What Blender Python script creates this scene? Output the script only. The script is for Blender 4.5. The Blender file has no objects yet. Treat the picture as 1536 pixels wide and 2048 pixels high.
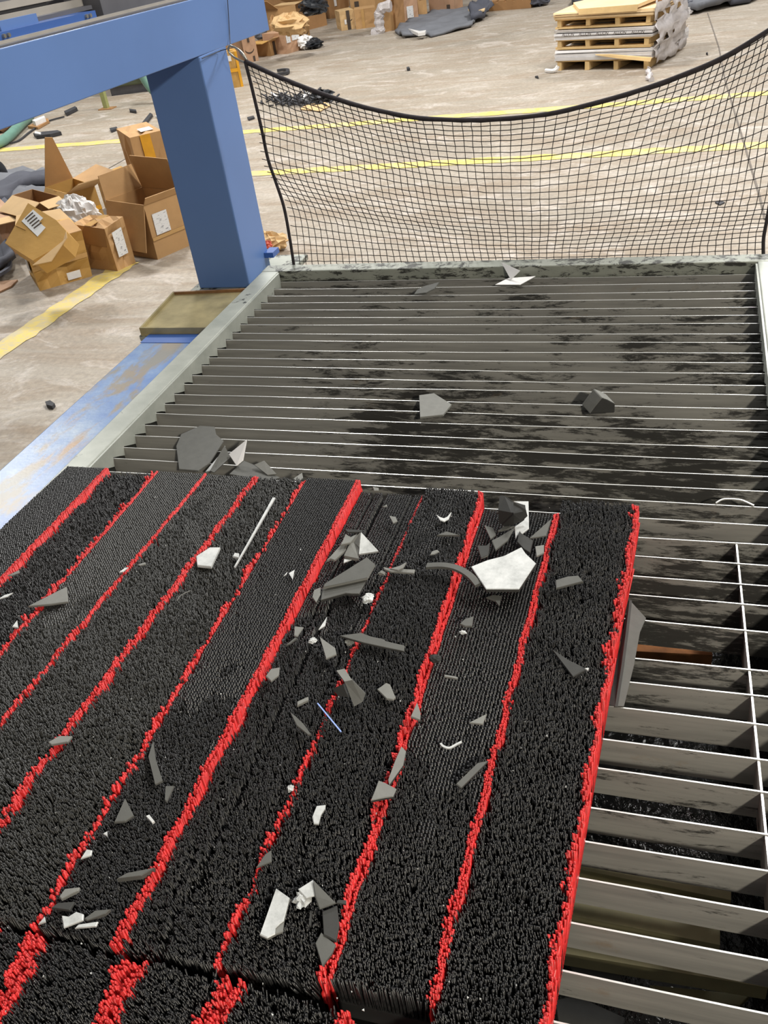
import bpy, math, random
import numpy as np
from mathutils import Vector, Matrix, Euler

# ------------------------------------------------------------------ camera, world, lights
F_PX, W_PX, H_PX = 1800.0, 1536, 2048
CAM = Vector((0.0, 0.0, 1.85))
ROT = (Matrix.Rotation(0.370279466, 3, 'Z') @ Matrix.Rotation(0.965506176, 3, 'X') @ Matrix.Rotation(-0.154091059, 3, 'Z'))
scene = bpy.context.scene
COL = scene.collection
cam_data = bpy.data.cameras.new('camera')
cam_data.sensor_fit = 'VERTICAL'
cam_data.sensor_height = 36.0
cam_data.lens = F_PX / H_PX * 36.0
cam_data.clip_start = 0.02
cam = bpy.data.objects.new('camera', cam_data)
COL.objects.link(cam)
cam.matrix_world = Matrix.Translation(CAM) @ ROT.to_4x4()
scene.camera = cam

scene.view_settings.view_transform = 'Standard'
scene.view_settings.look = 'None'
scene.view_settings.gamma = 1.0
scene.view_settings.use_curve_mapping = False
scene.view_settings.exposure = 0.0

world = bpy.data.worlds.new('hall_light')
scene.world = world
world.use_nodes = True
world.node_tree.nodes['Background'].inputs[0].default_value = (1.0, 0.985, 0.96, 1)
world.node_tree.nodes['Background'].inputs[1].default_value = 0.20

def area_light(name, loc, target, size, watts, color=(1, 0.985, 0.955)):
    d = bpy.data.lights.new(name, 'AREA')
    d.shape = 'DISK'; d.size = size; d.energy = watts; d.color = color
    o = bpy.data.objects.new(name, d); COL.objects.link(o)
    o.location = loc
    o.rotation_euler = (Vector(target) - Vector(loc)).to_track_quat('-Z', 'Y').to_euler()
    return o
# high-bay lamps of the hall: one over the operator's right shoulder, the others above the aisles, plus an added table fill
area_light('bay_lamp_operator', (1.6, -1.6, 3.0), (0.0, 1.0, 0.85), 0.22, 98, (1, 0.92, 0.77))
area_light('added_fill_table', (3.4, 3.6, 6.5), (0.4, 2.8, 0), 1.0, 330)  # no known lamp here: added to brighten the column's right face and tops
area_light('bay_lamp_aisle', (1.6, 7.0, 7.0), (1.2, 6.0, 0), 1.4, 400)
area_light('bay_lamp_middle', (-4.1, 10.1, 7.0), (-3.6, 8.0, 0), 1.2, 480)
area_light('bay_lamp_left', (-9.5, 9.0, 7.0), (-6.0, 7.0, 0), 1.2, 420)
area_light('bay_lamp_back', (2.0, 15.5, 7.5), (1.5, 13.0, 0), 2.0, 600)

# ------------------------------------------------------------------ pixel -> place helpers
def ray(u, v):
    return ROT @ Vector(((u - W_PX / 2) / F_PX, -(v - H_PX / 2) / F_PX, -1.0))
def P(u, v, z):
    d = ray(u, v); return CAM + d * ((z - CAM.z) / d.z)
def PX(u, v, x):
    d = ray(u, v); return CAM + d * (x / d.x)
def PY(u, v, y):
    d = ray(u, v); return CAM + d * (y / d.y)
def proj(p):
    c = ROT.transposed() @ (Vector(p) - CAM)
    return (W_PX / 2 + F_PX * c.x / -c.z, H_PX / 2 - F_PX * c.y / -c.z)
def height_at(p, v):
    lo, hi = -0.5, 1.8
    for _ in range(40):
        m = (lo + hi) / 2
        if proj((p.x, p.y, m))[1] > v: lo = m
        else: hi = m
    return lo

SLAT_Z, PAD_Z = 0.85, 0.93
rnd = random.Random(7)

# ------------------------------------------------------------------ materials
def new_mat(name):
    m = bpy.data.materials.new(name); m.use_nodes = True
    nt = m.node_tree; b = nt.nodes['Principled BSDF']
    return m, nt, b
def rgba(c): return (c[0], c[1], c[2], 1.0)
def srgb(r, g, b):
    f = lambda c: (c / 255 / 12.92) if c / 255 <= 0.04045 else ((c / 255 + 0.055) / 1.055) ** 2.4
    return (f(r), f(g), f(b))
def node(nt, kind, **kw):
    n = nt.nodes.new(kind)
    for k, v in kw.items(): setattr(n, k, v)
    return n
def coords(nt, scale=(1, 1, 1), world_space=True, rot=(0, 0, 0)):
    mp = node(nt, 'ShaderNodeMapping')
    mp.inputs['Scale'].default_value = scale
    mp.inputs['Rotation'].default_value = rot
    if world_space:
        g = node(nt, 'ShaderNodeNewGeometry'); nt.links.new(g.outputs['Position'], mp.inputs['Vector'])
    else:
        g = node(nt, 'ShaderNodeTexCoord'); nt.links.new(g.outputs['Object'], mp.inputs['Vector'])
    return mp.outputs['Vector']
def noise(nt, vec, scale, detail=4, rough=0.55, dist=0.0):
    n = node(nt, 'ShaderNodeTexNoise')
    n.inputs['Scale'].default_value = scale; n.inputs['Detail'].default_value = detail
    n.inputs['Roughness'].default_value = rough; n.inputs['Distortion'].default_value = dist
    nt.links.new(vec, n.inputs['Vector']); return n.outputs['Fac']
def ramp(nt, fac, stops):
    r = node(nt, 'ShaderNodeValToRGB'); e = r.color_ramp.elements
    while len(e) < len(stops): e.new(0.5)
    for i, (p, c) in enumerate(stops):
        e[i].position = p; e[i].color = rgba(c) if len(c) == 3 else c
    nt.links.new(fac, r.inputs['Fac']); return r.outputs['Color']
def mix(nt, fac, a, b, blend='MIX'):
    m = node(nt, 'ShaderNodeMix', data_type='RGBA', blend_type=blend)
    for sock, val in ((m.inputs[0], fac), (m.inputs[6], a), (m.inputs[7], b)):
        if isinstance(val, (int, float)): sock.default_value = val
        elif isinstance(val, tuple): sock.default_value = rgba(val)
        else: nt.links.new(val, sock)
    return m.outputs[2]
def bump(nt, b, fac, strength, dist=0.01):
    n = node(nt, 'ShaderNodeBump'); n.inputs['Strength'].default_value = strength; n.inputs['Distance'].default_value = dist
    nt.links.new(fac, n.inputs['Height']); nt.links.new(n.outputs['Normal'], b.inputs['Normal'])

def plain(name, c, rough=0.6, metal=0.0, var=0.18, scale=14.0, bmp=0.0, stretch=(1, 1, 1), spec=0.5):
    m, nt, b = new_mat(name)
    v = coords(nt, stretch)
    f = noise(nt, v, scale)
    lo = tuple(x * (1 - var) for x in c); hi = tuple(min(1, x * (1 + var)) for x in c)
    nt.links.new(ramp(nt, f, [(0.3, lo), (0.7, hi)]), b.inputs['Base Color'])
    b.inputs['Roughness'].default_value = rough; b.inputs['Metallic'].default_value = metal
    b.inputs['Specular IOR Level'].default_value = spec
    if bmp: bump(nt, b, noise(nt, v, scale * 6), bmp)
    return m

def concrete():
    m, nt, b = new_mat('worn_concrete')
    v = coords(nt)
    base = ramp(nt, noise(nt, v, 0.55, 6, 0.6), [(0.3, srgb(146, 139, 128)), (0.55, srgb(168, 161, 150)), (0.75, srgb(190, 184, 176))])
    streak = noise(nt, coords(nt, (0.5, 2.6, 1)), 1.6, 5, 0.65, 0.9)
    c = mix(nt, ramp(nt, streak, [(0.42, (0, 0, 0)), (0.66, (0.75, 0.75, 0.75))]), base, srgb(146, 131, 114))
    patch = noise(nt, coords(nt, (1.0, 1.6, 1)), 2.3, 6, 0.7, 1.5)
    c = mix(nt, ramp(nt, patch, [(0.52, (0, 0, 0)), (0.72, (0.8, 0.8, 0.8))]), c, srgb(204, 199, 195))
    fine = noise(nt, v, 30, 5, 0.75)
    c = mix(nt, 0.45, c, ramp(nt, fine, [(0.3, srgb(120, 112, 102)), (0.7, srgb(214, 206, 196))]), 'OVERLAY')
    nt.links.new(c, b.inputs['Base Color'])
    nt.links.new(ramp(nt, streak, [(0.3, (0.5,) * 3), (0.7, (0.75,) * 3)]), b.inputs['Roughness'])
    bump(nt, b, fine, 0.12, 0.004)
    return m

def line_paint():
    m, nt, b = new_mat('worn_yellow_paint')
    f = noise(nt, coords(nt, (1, 1, 1)), 5.0, 6, 0.7, 0.5)
    g = noise(nt, coords(nt, (3, 12, 1)), 6.0, 6, 0.75, 0.3)
    c = ramp(nt, f, [(0.36, srgb(190, 178, 142)), (0.5, srgb(212, 190, 104)), (0.66, srgb(226, 200, 84))])
    c = mix(nt, ramp(nt, g, [(0.48, (0, 0, 0)), (0.64, (0.9, 0.9, 0.9))]), c, srgb(182, 173, 156))
    nt.links.new(c, b.inputs['Base Color']); b.inputs['Roughness'].default_value = 0.6
    return m

def slat_steel():
    m, nt, b = new_mat('stained_slat_steel')
    base = ramp(nt, noise(nt, coords(nt, (1, 1, 14)), 4, 5, 0.6), [(0.3, srgb(124, 123, 119)), (0.7, srgb(154, 152, 146))])
    n1 = noise(nt, coords(nt, (0.7, 1.0, 3.6)), 11.0, 10, 0.8, 0.3)
    n2 = noise(nt, coords(nt, (0.8, 0.9, 0.9)), 2.3, 3, 0.5)
    # residue is thickest around the middle of the bare part of the table
    g = node(nt, 'ShaderNodeNewGeometry'); ds = node(nt, 'ShaderNodeVectorMath', operation='DISTANCE')
    nt.links.new(g.outputs['Position'], ds.inputs[0]); ds.inputs[1].default_value = (-0.35, 1.62, 0.8)
    m1 = node(nt, 'ShaderNodeMath', operation='MULTIPLY_ADD'); nt.links.new(n2, m1.inputs[0]); m1.inputs[1].default_value = 0.55; nt.links.new(n1, m1.inputs[2])
    m2 = node(nt, 'ShaderNodeMath', operation='MULTIPLY_ADD'); nt.links.new(ds.outputs['Value'], m2.inputs[0]); m2.inputs[1].default_value = -0.10; nt.links.new(m1.outputs[0], m2.inputs[2])
    mask = ramp(nt, m2.outputs[0], [(0.735, (0, 0, 0)), (0.80, (0.92, 0.92, 0.92))])
    c = mix(nt, mask, base, srgb(46, 45, 43))
    rust = ramp(nt, noise(nt, coords(nt, (2, 2, 3)), 3.4, 6, 0.7), [(0.64, (0, 0, 0)), (0.76, (0.6, 0.6, 0.6))])
    c = mix(nt, rust, c, srgb(128, 108, 84))
    nt.links.new(c, b.inputs['Base Color'])
    b.inputs['Roughness'].default_value = 0.5; b.inputs['Metallic'].default_value = 0.15
    return m

def galvanised(name, c1, c2, dirt=0.6):
    m, nt, b = new_mat(name)
    v = coords(nt)
    c = ramp(nt, noise(nt, v, 9, 6, 0.65), [(0.3, c1), (0.7, c2)])
    d = ramp(nt, noise(nt, coords(nt, (1.5, 1.5, 5)), 11, 8, 0.75, 0.4), [(dirt, (0, 0, 0)), (dirt + 0.05, (1, 1, 1))])
    c = mix(nt, d, c, srgb(58, 58, 54))
    nt.links.new(c, b.inputs['Base Color'])
    b.inputs['Roughness'].default_value = 0.45; b.inputs['Metallic'].default_value = 0.25
    return m

def rusty_blue():
    m, nt, b = new_mat('rust_stained_blue_steel')
    blue = ramp(nt, noise(nt, coords(nt), 5, 6, 0.7), [(0.3, srgb(66, 102, 164)), (0.55, srgb(108, 134, 172)), (0.72, srgb(150, 164, 180))])
    sp = node(nt, 'ShaderNodeSeparateXYZ'); g = node(nt, 'ShaderNodeNewGeometry'); nt.links.new(g.outputs['Position'], sp.inputs[0])
    n1 = noise(nt, coords(nt, (5, 1.8, 1)), 1.9, 7, 0.68, 0.4)
    # rust runs along the middle of the ledge
    cen = node(nt, 'ShaderNodeMath', operation='MULTIPLY_ADD'); nt.links.new(sp.outputs[0], cen.inputs[0]); cen.inputs[1].default_value = 9.0; cen.inputs[2].default_value = 9.0 * 1.455
    ab = node(nt, 'ShaderNodeMath', operation='ABSOLUTE'); nt.links.new(cen.outputs[0], ab.inputs[0])
    su = node(nt, 'ShaderNodeMath', operation='MULTIPLY_ADD'); nt.links.new(ab.outputs[0], su.inputs[0]); su.inputs[1].default_value = -0.16; nt.links.new(n1, su.inputs[2])
    rustc = ramp(nt, noise(nt, coords(nt), 2.2, 4, 0.6), [(0.42, srgb(122, 118, 106)), (0.56, srgb(138, 122, 96)), (0.66, srgb(164, 120, 66))])
    c = mix(nt, ramp(nt, su.outputs[0], [(0.42, (0, 0, 0)), (0.52, (0.9, 0.9, 0.9))]), blue, rustc)
    nt.links.new(c, b.inputs['Base Color'])
    b.inputs['Roughness'].default_value = 0.36
    bump(nt, b, noise(nt, coords(nt), 90, 4), 0.12, 0.003)
    return m

def cardboard(name, c, var=0.1):
    m, nt, b = new_mat(name)
    f = noise(nt, coords(nt), 3.2, 5, 0.6)
    lo = tuple(x * (1 - var * 1.6) for x in c); hi = tuple(min(1, x * (1 + var)) for x in c)
    col = ramp(nt, f, [(0.3, lo), (0.7, hi)])
    nt.links.new(col, b.inputs['Base Color'])
    b.inputs['Roughness'].default_value = 0.75
    bump(nt, b, noise(nt, coords(nt, (1, 1, 2)), 14, 4), 0.15, 0.01)
    return m

def print_label():
    m, nt, b = new_mat('printed_shipping_label')
    tc = node(nt, 'ShaderNodeTexCoord'); sp = node(nt, 'ShaderNodeSeparateXYZ'); nt.links.new(tc.outputs['UV'], sp.inputs[0])
    # fine rows of print plus a block of bars
    br = node(nt, 'ShaderNodeTexNoise'); br.inputs['Scale'].default_value = 1.0; br.inputs['Detail'].default_value = 2
    mp = node(nt, 'ShaderNodeMapping'); mp.inputs['Scale'].default_value = (3.2, 24, 1); nt.links.new(tc.outputs['UV'], mp.inputs['Vector'])
    nt.links.new(mp.outputs['Vector'], br.inputs['Vector'])
    f = ramp(nt, br.outputs['Fac'], [(0.34, (0.22, 0.22, 0.24)), (0.42, (0.74, 0.74, 0.73))])
    nt.links.new(f, b.inputs['Base Color']); b.inputs['Roughness'].default_value = 0.5
    return m

def film_white():
    m, nt, b = new_mat('scuffed_white_film')
    f = noise(nt, coords(nt, (1, 1, 1)), 40, 7, 0.75)
    nt.links.new(ramp(nt, f, [(0.25, srgb(150, 152, 150)), (0.5, srgb(186, 188, 186)), (0.7, srgb(206, 207, 205))]), b.inputs['Base Color'])
    b.inputs['Roughness'].default_value = 0.45
    return m

def clear_wrap(name, c=(0.9, 0.9, 0.9), alpha=0.55):
    m, nt, b = new_mat(name)
    f = noise(nt, coords(nt), 25, 5, 0.7)
    nt.links.new(ramp(nt, f, [(0.3, tuple(x * 0.75 for x in c)), (0.7, c)]), b.inputs['Base Color'])
    b.inputs['Alpha'].default_value = alpha; b.inputs['Roughness'].default_value = 0.2
    return m

M = {}
M['concrete'] = concrete()
M['paint'] = line_paint()
M['slat'] = slat_steel()
M['slat_edge'] = plain('worn_slat_edge_sheen', (0.72, 0.72, 0.70), 0.3, 0.3, 0.1, 8)  # worn metal; lamp reflections are partly put into the bright base colour
M['rail'] = galvanised('galvanised_rail', srgb(150, 154, 146), srgb(178, 181, 172), 0.63)
M['rail_dirty'] = galvanised('dirty_galvanised_rail', srgb(138, 142, 132), srgb(160, 162, 152), 0.51)
M['blue'] = plain('blue_machine_paint', srgb(90, 121, 174), 0.42, 0, 0.05, 3)
M['blue_dark'] = plain('dark_blue_machine_paint', srgb(56, 92, 158), 0.4, 0, 0.06, 4)
M['rusty_blue'] = rusty_blue()
M['tank'] = plain('dark_tank_steel', srgb(46, 46, 42), 0.6, 0.1, 0.3, 6)
M['sludge'] = plain('dark_tank_water', srgb(22, 23, 22), 0.12, 0, 0.3, 8, 0.3)
M['under'] = plain('olive_support_steel', srgb(138, 132, 100), 0.55, 0.1, 0.25, 12)
M['rust'] = plain('rusted_steel', srgb(136, 88, 50), 0.8, 0, 0.35, 30)
M['tray'] = plain('brown_oil_stained_metal', srgb(158, 146, 108), 0.25, 0.2, 0.25, 12)
M['tray_edge'] = plain('rusty_tray_rim', srgb(128, 92, 58), 0.6, 0.1, 0.3, 25)
M['bristle'] = plain('black_nylon_bristle', (0.017, 0.017, 0.0174), 0.3, 0, 0.55, 160)
M['bristle_grey'] = plain('dusty_black_bristle', (0.030, 0.030, 0.028), 0.34, 0, 0.55, 160)
M['pad_base'] = plain('black_brush_backing', (0.010, 0.010, 0.010), 0.6, 0, 0.2, 40)
M['red'] = plain('red_nylon_bristle', srgb(198, 42, 42), 0.38, 0, 0.25, 120)
M['foam'] = plain('dark_grey_foam', srgb(86, 86, 82), 0.8, 0, 0.08, 60, 0.05)
M['foam_light'] = plain('mid_grey_foam', srgb(118, 118, 113), 0.75, 0, 0.08, 60, 0.05)
M['foam_dark'] = plain('charcoal_foam', srgb(54, 54, 52), 0.85, 0, 0.1, 60, 0.05)
M['foam_black'] = plain('black_foam', srgb(42, 42, 40), 0.85, 0, 0.1, 60, 0.05)
M['film'] = film_white()
M['sheet'] = plain('slate_grey_foam_sheet', srgb(108, 110, 116), 0.8, 0, 0.12, 5)
M['sheet_dark'] = plain('dark_slate_foam_sheet', srgb(76, 78, 88), 0.8, 0, 0.15, 5)
M['cord'] = plain('black_net_cord', srgb(34, 30, 30), 0.7, 0, 0.2, 60)
M['rope'] = plain('dark_net_border_rope', srgb(44, 38, 42), 0.75, 0, 0.3, 80)
M['chrome'] = plain('zinc_plated_steel', srgb(170, 168, 160), 0.3, 0.8, 0.1, 20)
M['kraft'] = cardboard('kraft_cardboard', srgb(186, 146, 98))
M['kraft_dark'] = cardboard('dark_kraft_cardboard', srgb(160, 120, 78))  # darker brown kraft
M['kraft_pale'] = cardboard('pale_kraft_cardboard', srgb(206, 172, 124))
M['kraft_pink'] = cardboard('pinkish_kraft_cardboard', srgb(184, 146, 116))
M['kraft_gold'] = cardboard('tape_covered_cardboard', srgb(190, 148, 80))
M['tape'] = plain('brown_packing_tape', srgb(188, 148, 92), 0.18, 0, 0.12, 10)
M['tape_yellow'] = plain('yellow_packing_tape', srgb(222, 160, 34), 0.2, 0, 0.15, 10)
M['label'] = print_label()
M['ink'] = plain('dark_print_ink', srgb(70, 58, 48), 0.6, 0, 0.05, 5)
M['white'] = plain('white_plastic', srgb(226, 224, 222), 0.35, 0, 0.06, 20)
M['wrap'] = clear_wrap('crinkled_clear_plastic', srgb(226, 220, 220), 0.8)
M['wrap_black'] = plain('black_plastic_bag', srgb(40, 42, 46), 0.25, 0, 0.4, 30)
M['wood'] = cardboard('pale_pallet_wood', srgb(214, 182, 128), 0.14)
M['wood_pale'] = cardboard('pale_laminate_sheets', srgb(228, 200, 156), 0.08)
M['sheet_white'] = plain('white_printed_wrap', srgb(216, 214, 214), 0.4, 0, 0.06, 12)
M['aluminium'] = plain('grey_guide_rail', srgb(170, 164, 156), 0.4, 0.2, 0.1, 10)
M['gunmetal'] = plain('dark_grey_steel', srgb(92, 92, 98), 0.5, 0.1, 0.15, 8)
M['green'] = plain('olive_green_machine_paint', srgb(84, 92, 70), 0.5, 0, 0.15, 4)
M['green_pale'] = plain('yellow_green_post_paint', srgb(150, 154, 100), 0.5, 0, 0.15, 6)
M['teal'] = plain('teal_rubber_hose', srgb(106, 144, 130), 0.5, 0, 0.1, 10)
M['dark'] = plain('dark_scrap_rubber', srgb(54, 54, 58), 0.7, 0, 0.2, 20)
M['blue_wire'] = plain('pale_blue_wire', srgb(150, 175, 235), 0.3, 0.3, 0.1, 20)
M['red_print'] = plain('red_printed_wrapper', srgb(190, 80, 60), 0.5, 0, 0.2, 20)

# ------------------------------------------------------------------ object helpers
def mesh_obj(name, verts, faces, mat, parent=None, smooth=False, slots=None, face_mats=None):
    me = bpy.data.meshes.new(name)
    me.from_pydata([tuple(v) for v in verts], [], faces); me.validate(); me.update()
    for mm in (slots or [mat]): me.materials.append(mm)
    if face_mats:
        for p, k in zip(me.polygons, face_mats): p.material_index = k
    if smooth:
        for p in me.polygons: p.use_smooth = True
    o = bpy.data.objects.new(name, me); COL.objects.link(o)
    if parent is not None: o.parent = parent
    return o
def empty(name, loc=(0, 0, 0), rot=(0, 0, 0)):
    o = bpy.data.objects.new(name, None); COL.objects.link(o)
    o.location = loc; o.rotation_euler = rot; o.empty_display_size = 0.05
    return o
def tag(o, label, cat, group=None, kind=None):
    o['label'] = label; o['category'] = cat
    if group: o['group'] = group
    o['kind'] = kind or 'thing'
    return o
class MB:
    """collects simple solids into one mesh"""
    def __init__(s): s.v = []; s.f = []
    def add(s, v, f):
        k = len(s.v); s.v += [Vector(x) for x in v]; s.f += [tuple(i + k for i in q) for q in f]; return s
    def box(s, a, b, jit=0.0):
        (x0, y0, z0), (x1, y1, z1) = a, b
        v = [(x0, y0, z0), (x1, y0, z0), (x1, y1, z0), (x0, y1, z0), (x0, y0, z1), (x1, y0, z1), (x1, y1, z1), (x0, y1, z1)]
        if jit: v = [tuple(c + rnd.uniform(-jit, jit) for c in p) for p in v]
        return s.add(v, [(0, 3, 2, 1), (4, 5, 6, 7), (0, 1, 5, 4), (1, 2, 6, 5), (2, 3, 7, 6), (3, 0, 4, 7)])
    def prism(s, top, off):
        """polygon 'top' extruded by vector off"""
        n = len(top); off = Vector(off)
        v = [Vector(p) for p in top] + [Vector(p) + off for p in top]
        f = [tuple(range(n)), tuple(range(2 * n - 1, n - 1, -1))] + [(i, i + n, (i + 1) % n + n, (i + 1) % n) for i in range(n)]
        return s.add(v, f)
    def tube(s, pts, r, n=6, caps=True):
        pts = [Vector(p) for p in pts]; rings = []
        up = Vector((0.31, 0.17, 0.93))
        for i, p in enumerate(pts):
            t = (pts[min(i + 1, len(pts) - 1)] - pts[max(i - 1, 0)]).normalized()
            a = t.cross(up)
            if a.length < 1e-4: a = t.cross(Vector((1, 0, 0)))
            a.normalize(); b = t.cross(a)
            rr = r[i] if isinstance(r, (list, tuple)) else r
            rings.append([p + (a * math.cos(2 * math.pi * k / n) + b * math.sin(2 * math.pi * k / n)) * rr for k in range(n)])
        v = [q for R_ in rings for q in R_]; f = []
        for i in range(len(pts) - 1):
            for k in range(n):
                f.append((i * n + k, i * n + (k + 1) % n, (i + 1) * n + (k + 1) % n, (i + 1) * n + k))
        if caps: f += [tuple(range(n - 1, -1, -1)), tuple(range((len(pts) - 1) * n, len(pts) * n))]
        return s.add(v, f)
    def build(s, name, mat, parent=None, smooth=False):
        return mesh_obj(name, s.v, s.f, mat, parent, smooth)
def bevel(o, w, seg=2):
    b = o.modifiers.new('bevel', 'BEVEL'); b.width = w; b.segments = seg; b.limit_method = 'ANGLE'; return o
def smooth_curve(pts, per=6):
    """Catmull-Rom through the points"""
    pts = [Vector(p) for p in pts]; out = []
    for i in range(len(pts) - 1):
        p0, p1, p2, p3 = pts[max(i - 1, 0)], pts[i], pts[i + 1], pts[min(i + 2, len(pts) - 1)]
        for k in range(per):
            t = k / per
            out.append(0.5 * ((2 * p1) + (p2 - p0) * t + (2 * p0 - 5 * p1 + 4 * p2 - p3) * t * t + (3 * p1 - p0 - 3 * p2 + p3) * t ** 3))
    out.append(pts[-1]); return out

# ------------------------------------------------------------------ floor
fl = mesh_obj('floor', [(-22, -8, 0), (20, -8, 0), (20, 34, 0), (-22, 34, 0)], [(0, 1, 2, 3)], M['concrete'])
tag(fl, 'worn grey concrete warehouse floor with stains and tyre marks', 'floor', kind='structure')
def painted_line(a, b, width, n=60):
    a = Vector((a[0], a[1])); b = Vector((b[0], b[1])); d = (b - a); L = d.length; d /= L; nrm = Vector((-d.y, d.x))
    v = []; f = []
    for i in range(n + 1):
        c = a + d * (L * i / n)
        w0 = width / 2 * (1 + rnd.uniform(-0.16, 0.16)); w1 = width / 2 * (1 + rnd.uniform(-0.16, 0.16))
        p, q = c + nrm * w0, c - nrm * w1
        v += [(p.x, p.y, 0.003), (q.x, q.y, 0.003)]
    for i in range(n): f.append((2 * i, 2 * i + 1, 2 * i + 3, 2 * i + 2))
    return mesh_obj('painted_line', v, f, M['paint'], fl)
painted_line((-3.6, 7.12), (2.6, 7.11), 0.16, 90)
painted_line((-12, 8.62), (2.6, 8.74), 0.17, 140)
painted_line((-3.60, 3.2), (-3.52, 5.1), 0.17, 30)
# saw-cut joints in the slab
mb = MB()
def joint(px, w=0.012):
    pts = [P(u, v, 0) for u, v in px]
    for p, q in zip(pts, pts[1:]):
        d = (q - p).normalized(); n_ = Vector((-d.y, d.x, 0)) * w / 2
        mb.add([p + n_ + Vector((0, 0, .004)), p - n_ + Vector((0, 0, .004)), q - n_ + Vector((0, 0, .004)), q + n_ + Vector((0, 0, .004))], [(0, 1, 2, 3)])
joint([(1415, 26), (1438, 96), (1450, 161), (1487, 284), (1519, 393), (1530, 440)])
joint([(200, 347), (262, 312), (330, 275)])
mb.build('slab_joint', plain('dark_slab_joint', srgb(112, 104, 96), 0.9), fl)

# ------------------------------------------------------------------ cutting table
SLAT_Y = [2.544, 2.486, 2.43, 2.378, 2.324, 2.272, 2.222, 2.163, 2.116, 2.058, 2.007, 1.957, 1.899, 1.853, 1.795, 1.744, 1.698, 1.639,
          1.589, 1.536, 1.487, 1.434, 1.38, 1.323, 1.268, 1.214, 1.164, 1.105, 1.02, .969, .916, .857, .804, .742, .69, .636, .581, .522, .468, .412]
table = tag(empty('cutting_table', (-0.5, 1.3, 0)), 'steel slat cutting table with galvanised rim, dark residue on the slats', 'cutting table')
TL = Vector((0.5, -1.3, 0))
def T(mb_, name, mat, **k):
    mb_.v = [Vector(p) + TL for p in mb_.v]
    return mb_.build(name, mat, table, **k)
for i, y in enumerate(SLAT_Y):
    n = 14; x0, x1 = -1.222, 0.196; th = 0.0011
    amp = rnd.uniform(-0.006, 0.006); ph = rnd.uniform(0, 6); tilt = rnd.uniform(-0.004, 0.004)
    v = []; f = []; fm = []
    for k in range(n + 1):
        t = k / n; x = x0 + (x1 - x0) * t
        yy = y + amp * math.sin(t * 3.1 + ph) * math.sin(math.pi * t) + tilt * (t - 0.55)
        dz = -0.002 * math.sin(math.pi * t) + rnd.uniform(-0.0004, 0.0004)
        for (dy, z) in ((-th, 0.797), (-th, SLAT_Z + dz), (th, SLAT_Z + dz), (th, 0.797)):
            v.append((x + 0.5, yy + dy - 1.3, z))
    for k in range(n):
        a = 4 * k; b_ = a + 4
        f += [(a, b_, b_ + 1, a + 1), (a + 1, b_ + 1, b_ + 2, a + 2), (a + 2, b_ + 2, b_ + 3, a + 3), (a + 3, b_ + 3, b_, a)]; fm += [0, 1, 0, 0]
    f += [(0, 1, 2, 3), (4 * n + 3, 4 * n + 2, 4 * n + 1, 4 * n)]; fm += [0, 0]
    mesh_obj('slat', v, f, None, table, slots=[M['slat'], M['slat_edge']], face_mats=fm)
RZ = 0.882
bevel(T(MB().box((-1.283, 2.556, 0.79), (0.27, 2.612, RZ)), 'back_rail', M['rail_dirty']), 0.003)
bevel(T(MB().box((-1.281, -0.3, 0.856), (-1.222, 2.556, RZ)), 'side_rail', M['rail']), 0.003)
bevel(T(MB().box((0.199, -0.3, 0.856), (0.285, 2.556, RZ)), 'side_rail', M['rail']), 0.003)
# toothed slat racks on the inner faces of the side rails
for sx, x in ((-1, -1.2215), (1, 0.1985)):
    mb = MB(); ys = sorted(SLAT_Y)
    for a, b_ in zip(ys, ys[1:]):
        top = [(x, a, RZ - .002), (x, b_, RZ - .002), (x, b_, .852), (x, b_ - .006, .832), (x, a + .022, .843), (x, a, .853)]
        mb.prism(top, (0.005 * -sx, 0, 0))
    T(mb, 'slat_rack', M['rail'])
# cross bar locking the slats near the right side
mb = MB(); ca, cb = P(1473, 1083, SLAT_Z), P(1535, 1690, SLAT_Z)
d = (cb - ca) / (cb.y - ca.y)
p0 = ca + d * (1.325 - ca.y); p1 = ca + d * (0.36 - ca.y)
mb.prism([p0 + Vector((-.0015, 0, -.002)), p1 + Vector((-.0015, 0, -.002)), p1 + Vector((.0015, 0, -.002)), p0 + Vector((.0015, 0, -.002))], (0, 0, -0.052))
o = T(mb, 'cross_bar', M['slat']); o.data.materials.append(M['slat_edge']); o.data.polygons[0].material_index = 1
for nm, a, b_ in (('tank_wall', (-1.27, -0.3, 0.06), (-1.24, 2.556, 0.856)), ('tank_wall', (0.23, -0.3, 0.06), (0.26, 2.556, 0.856)),
                  ('tank_wall', (-1.27, 2.57, 0.06), (0.26, 2.60, 0.79)), ('tank_wall', (-1.27, -0.33, 0.06), (0.26, -0.30, 0.80))):
    T(MB().box(a, b_), nm, M['tank'])
T(MB().box((-1.24, -0.3, 0.40), (0.23, 2.57, 0.42)), 'tank_water', M['sludge'])
for k in range(4):
    x = -1.15 + k * 0.42
    T(MB().box((x, 0.0, 0.0), (x + 0.1, 0.1, 0.06)), 'foot', M['tank']); T(MB().box((x, 2.4, 0.0), (x + 0.1, 2.5, 0.06)), 'foot', M['tank'])
# lower support bars seen between the front slats
for (u0, v0, u1, v1, z, hh, mt) in ((1140, 1735, 1462, 1800, .70, .02, 'under'), (1128, 1828, 1440, 1890, .70, .035, 'under'), (1118, 1905, 1536, 1975, .66, .03, 'under'), (1225, 1300, 1425, 1310, .74, .02, 'rust')):
    a, b_ = P(u0, v0, z), P(u1, v1, z); dd = (b_ - a); dd.z = 0; dd.normalize(); nn = Vector((-dd.y, dd.x, 0)) * hh
    ext = 0.6 if mt == 'under' else 0.0
    a2 = a - dd * ext
    T(MB().prism([a2, b_, b_ + nn, a2 + nn], (0, 0, -0.03)), 'support_bar', M[mt])
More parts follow.
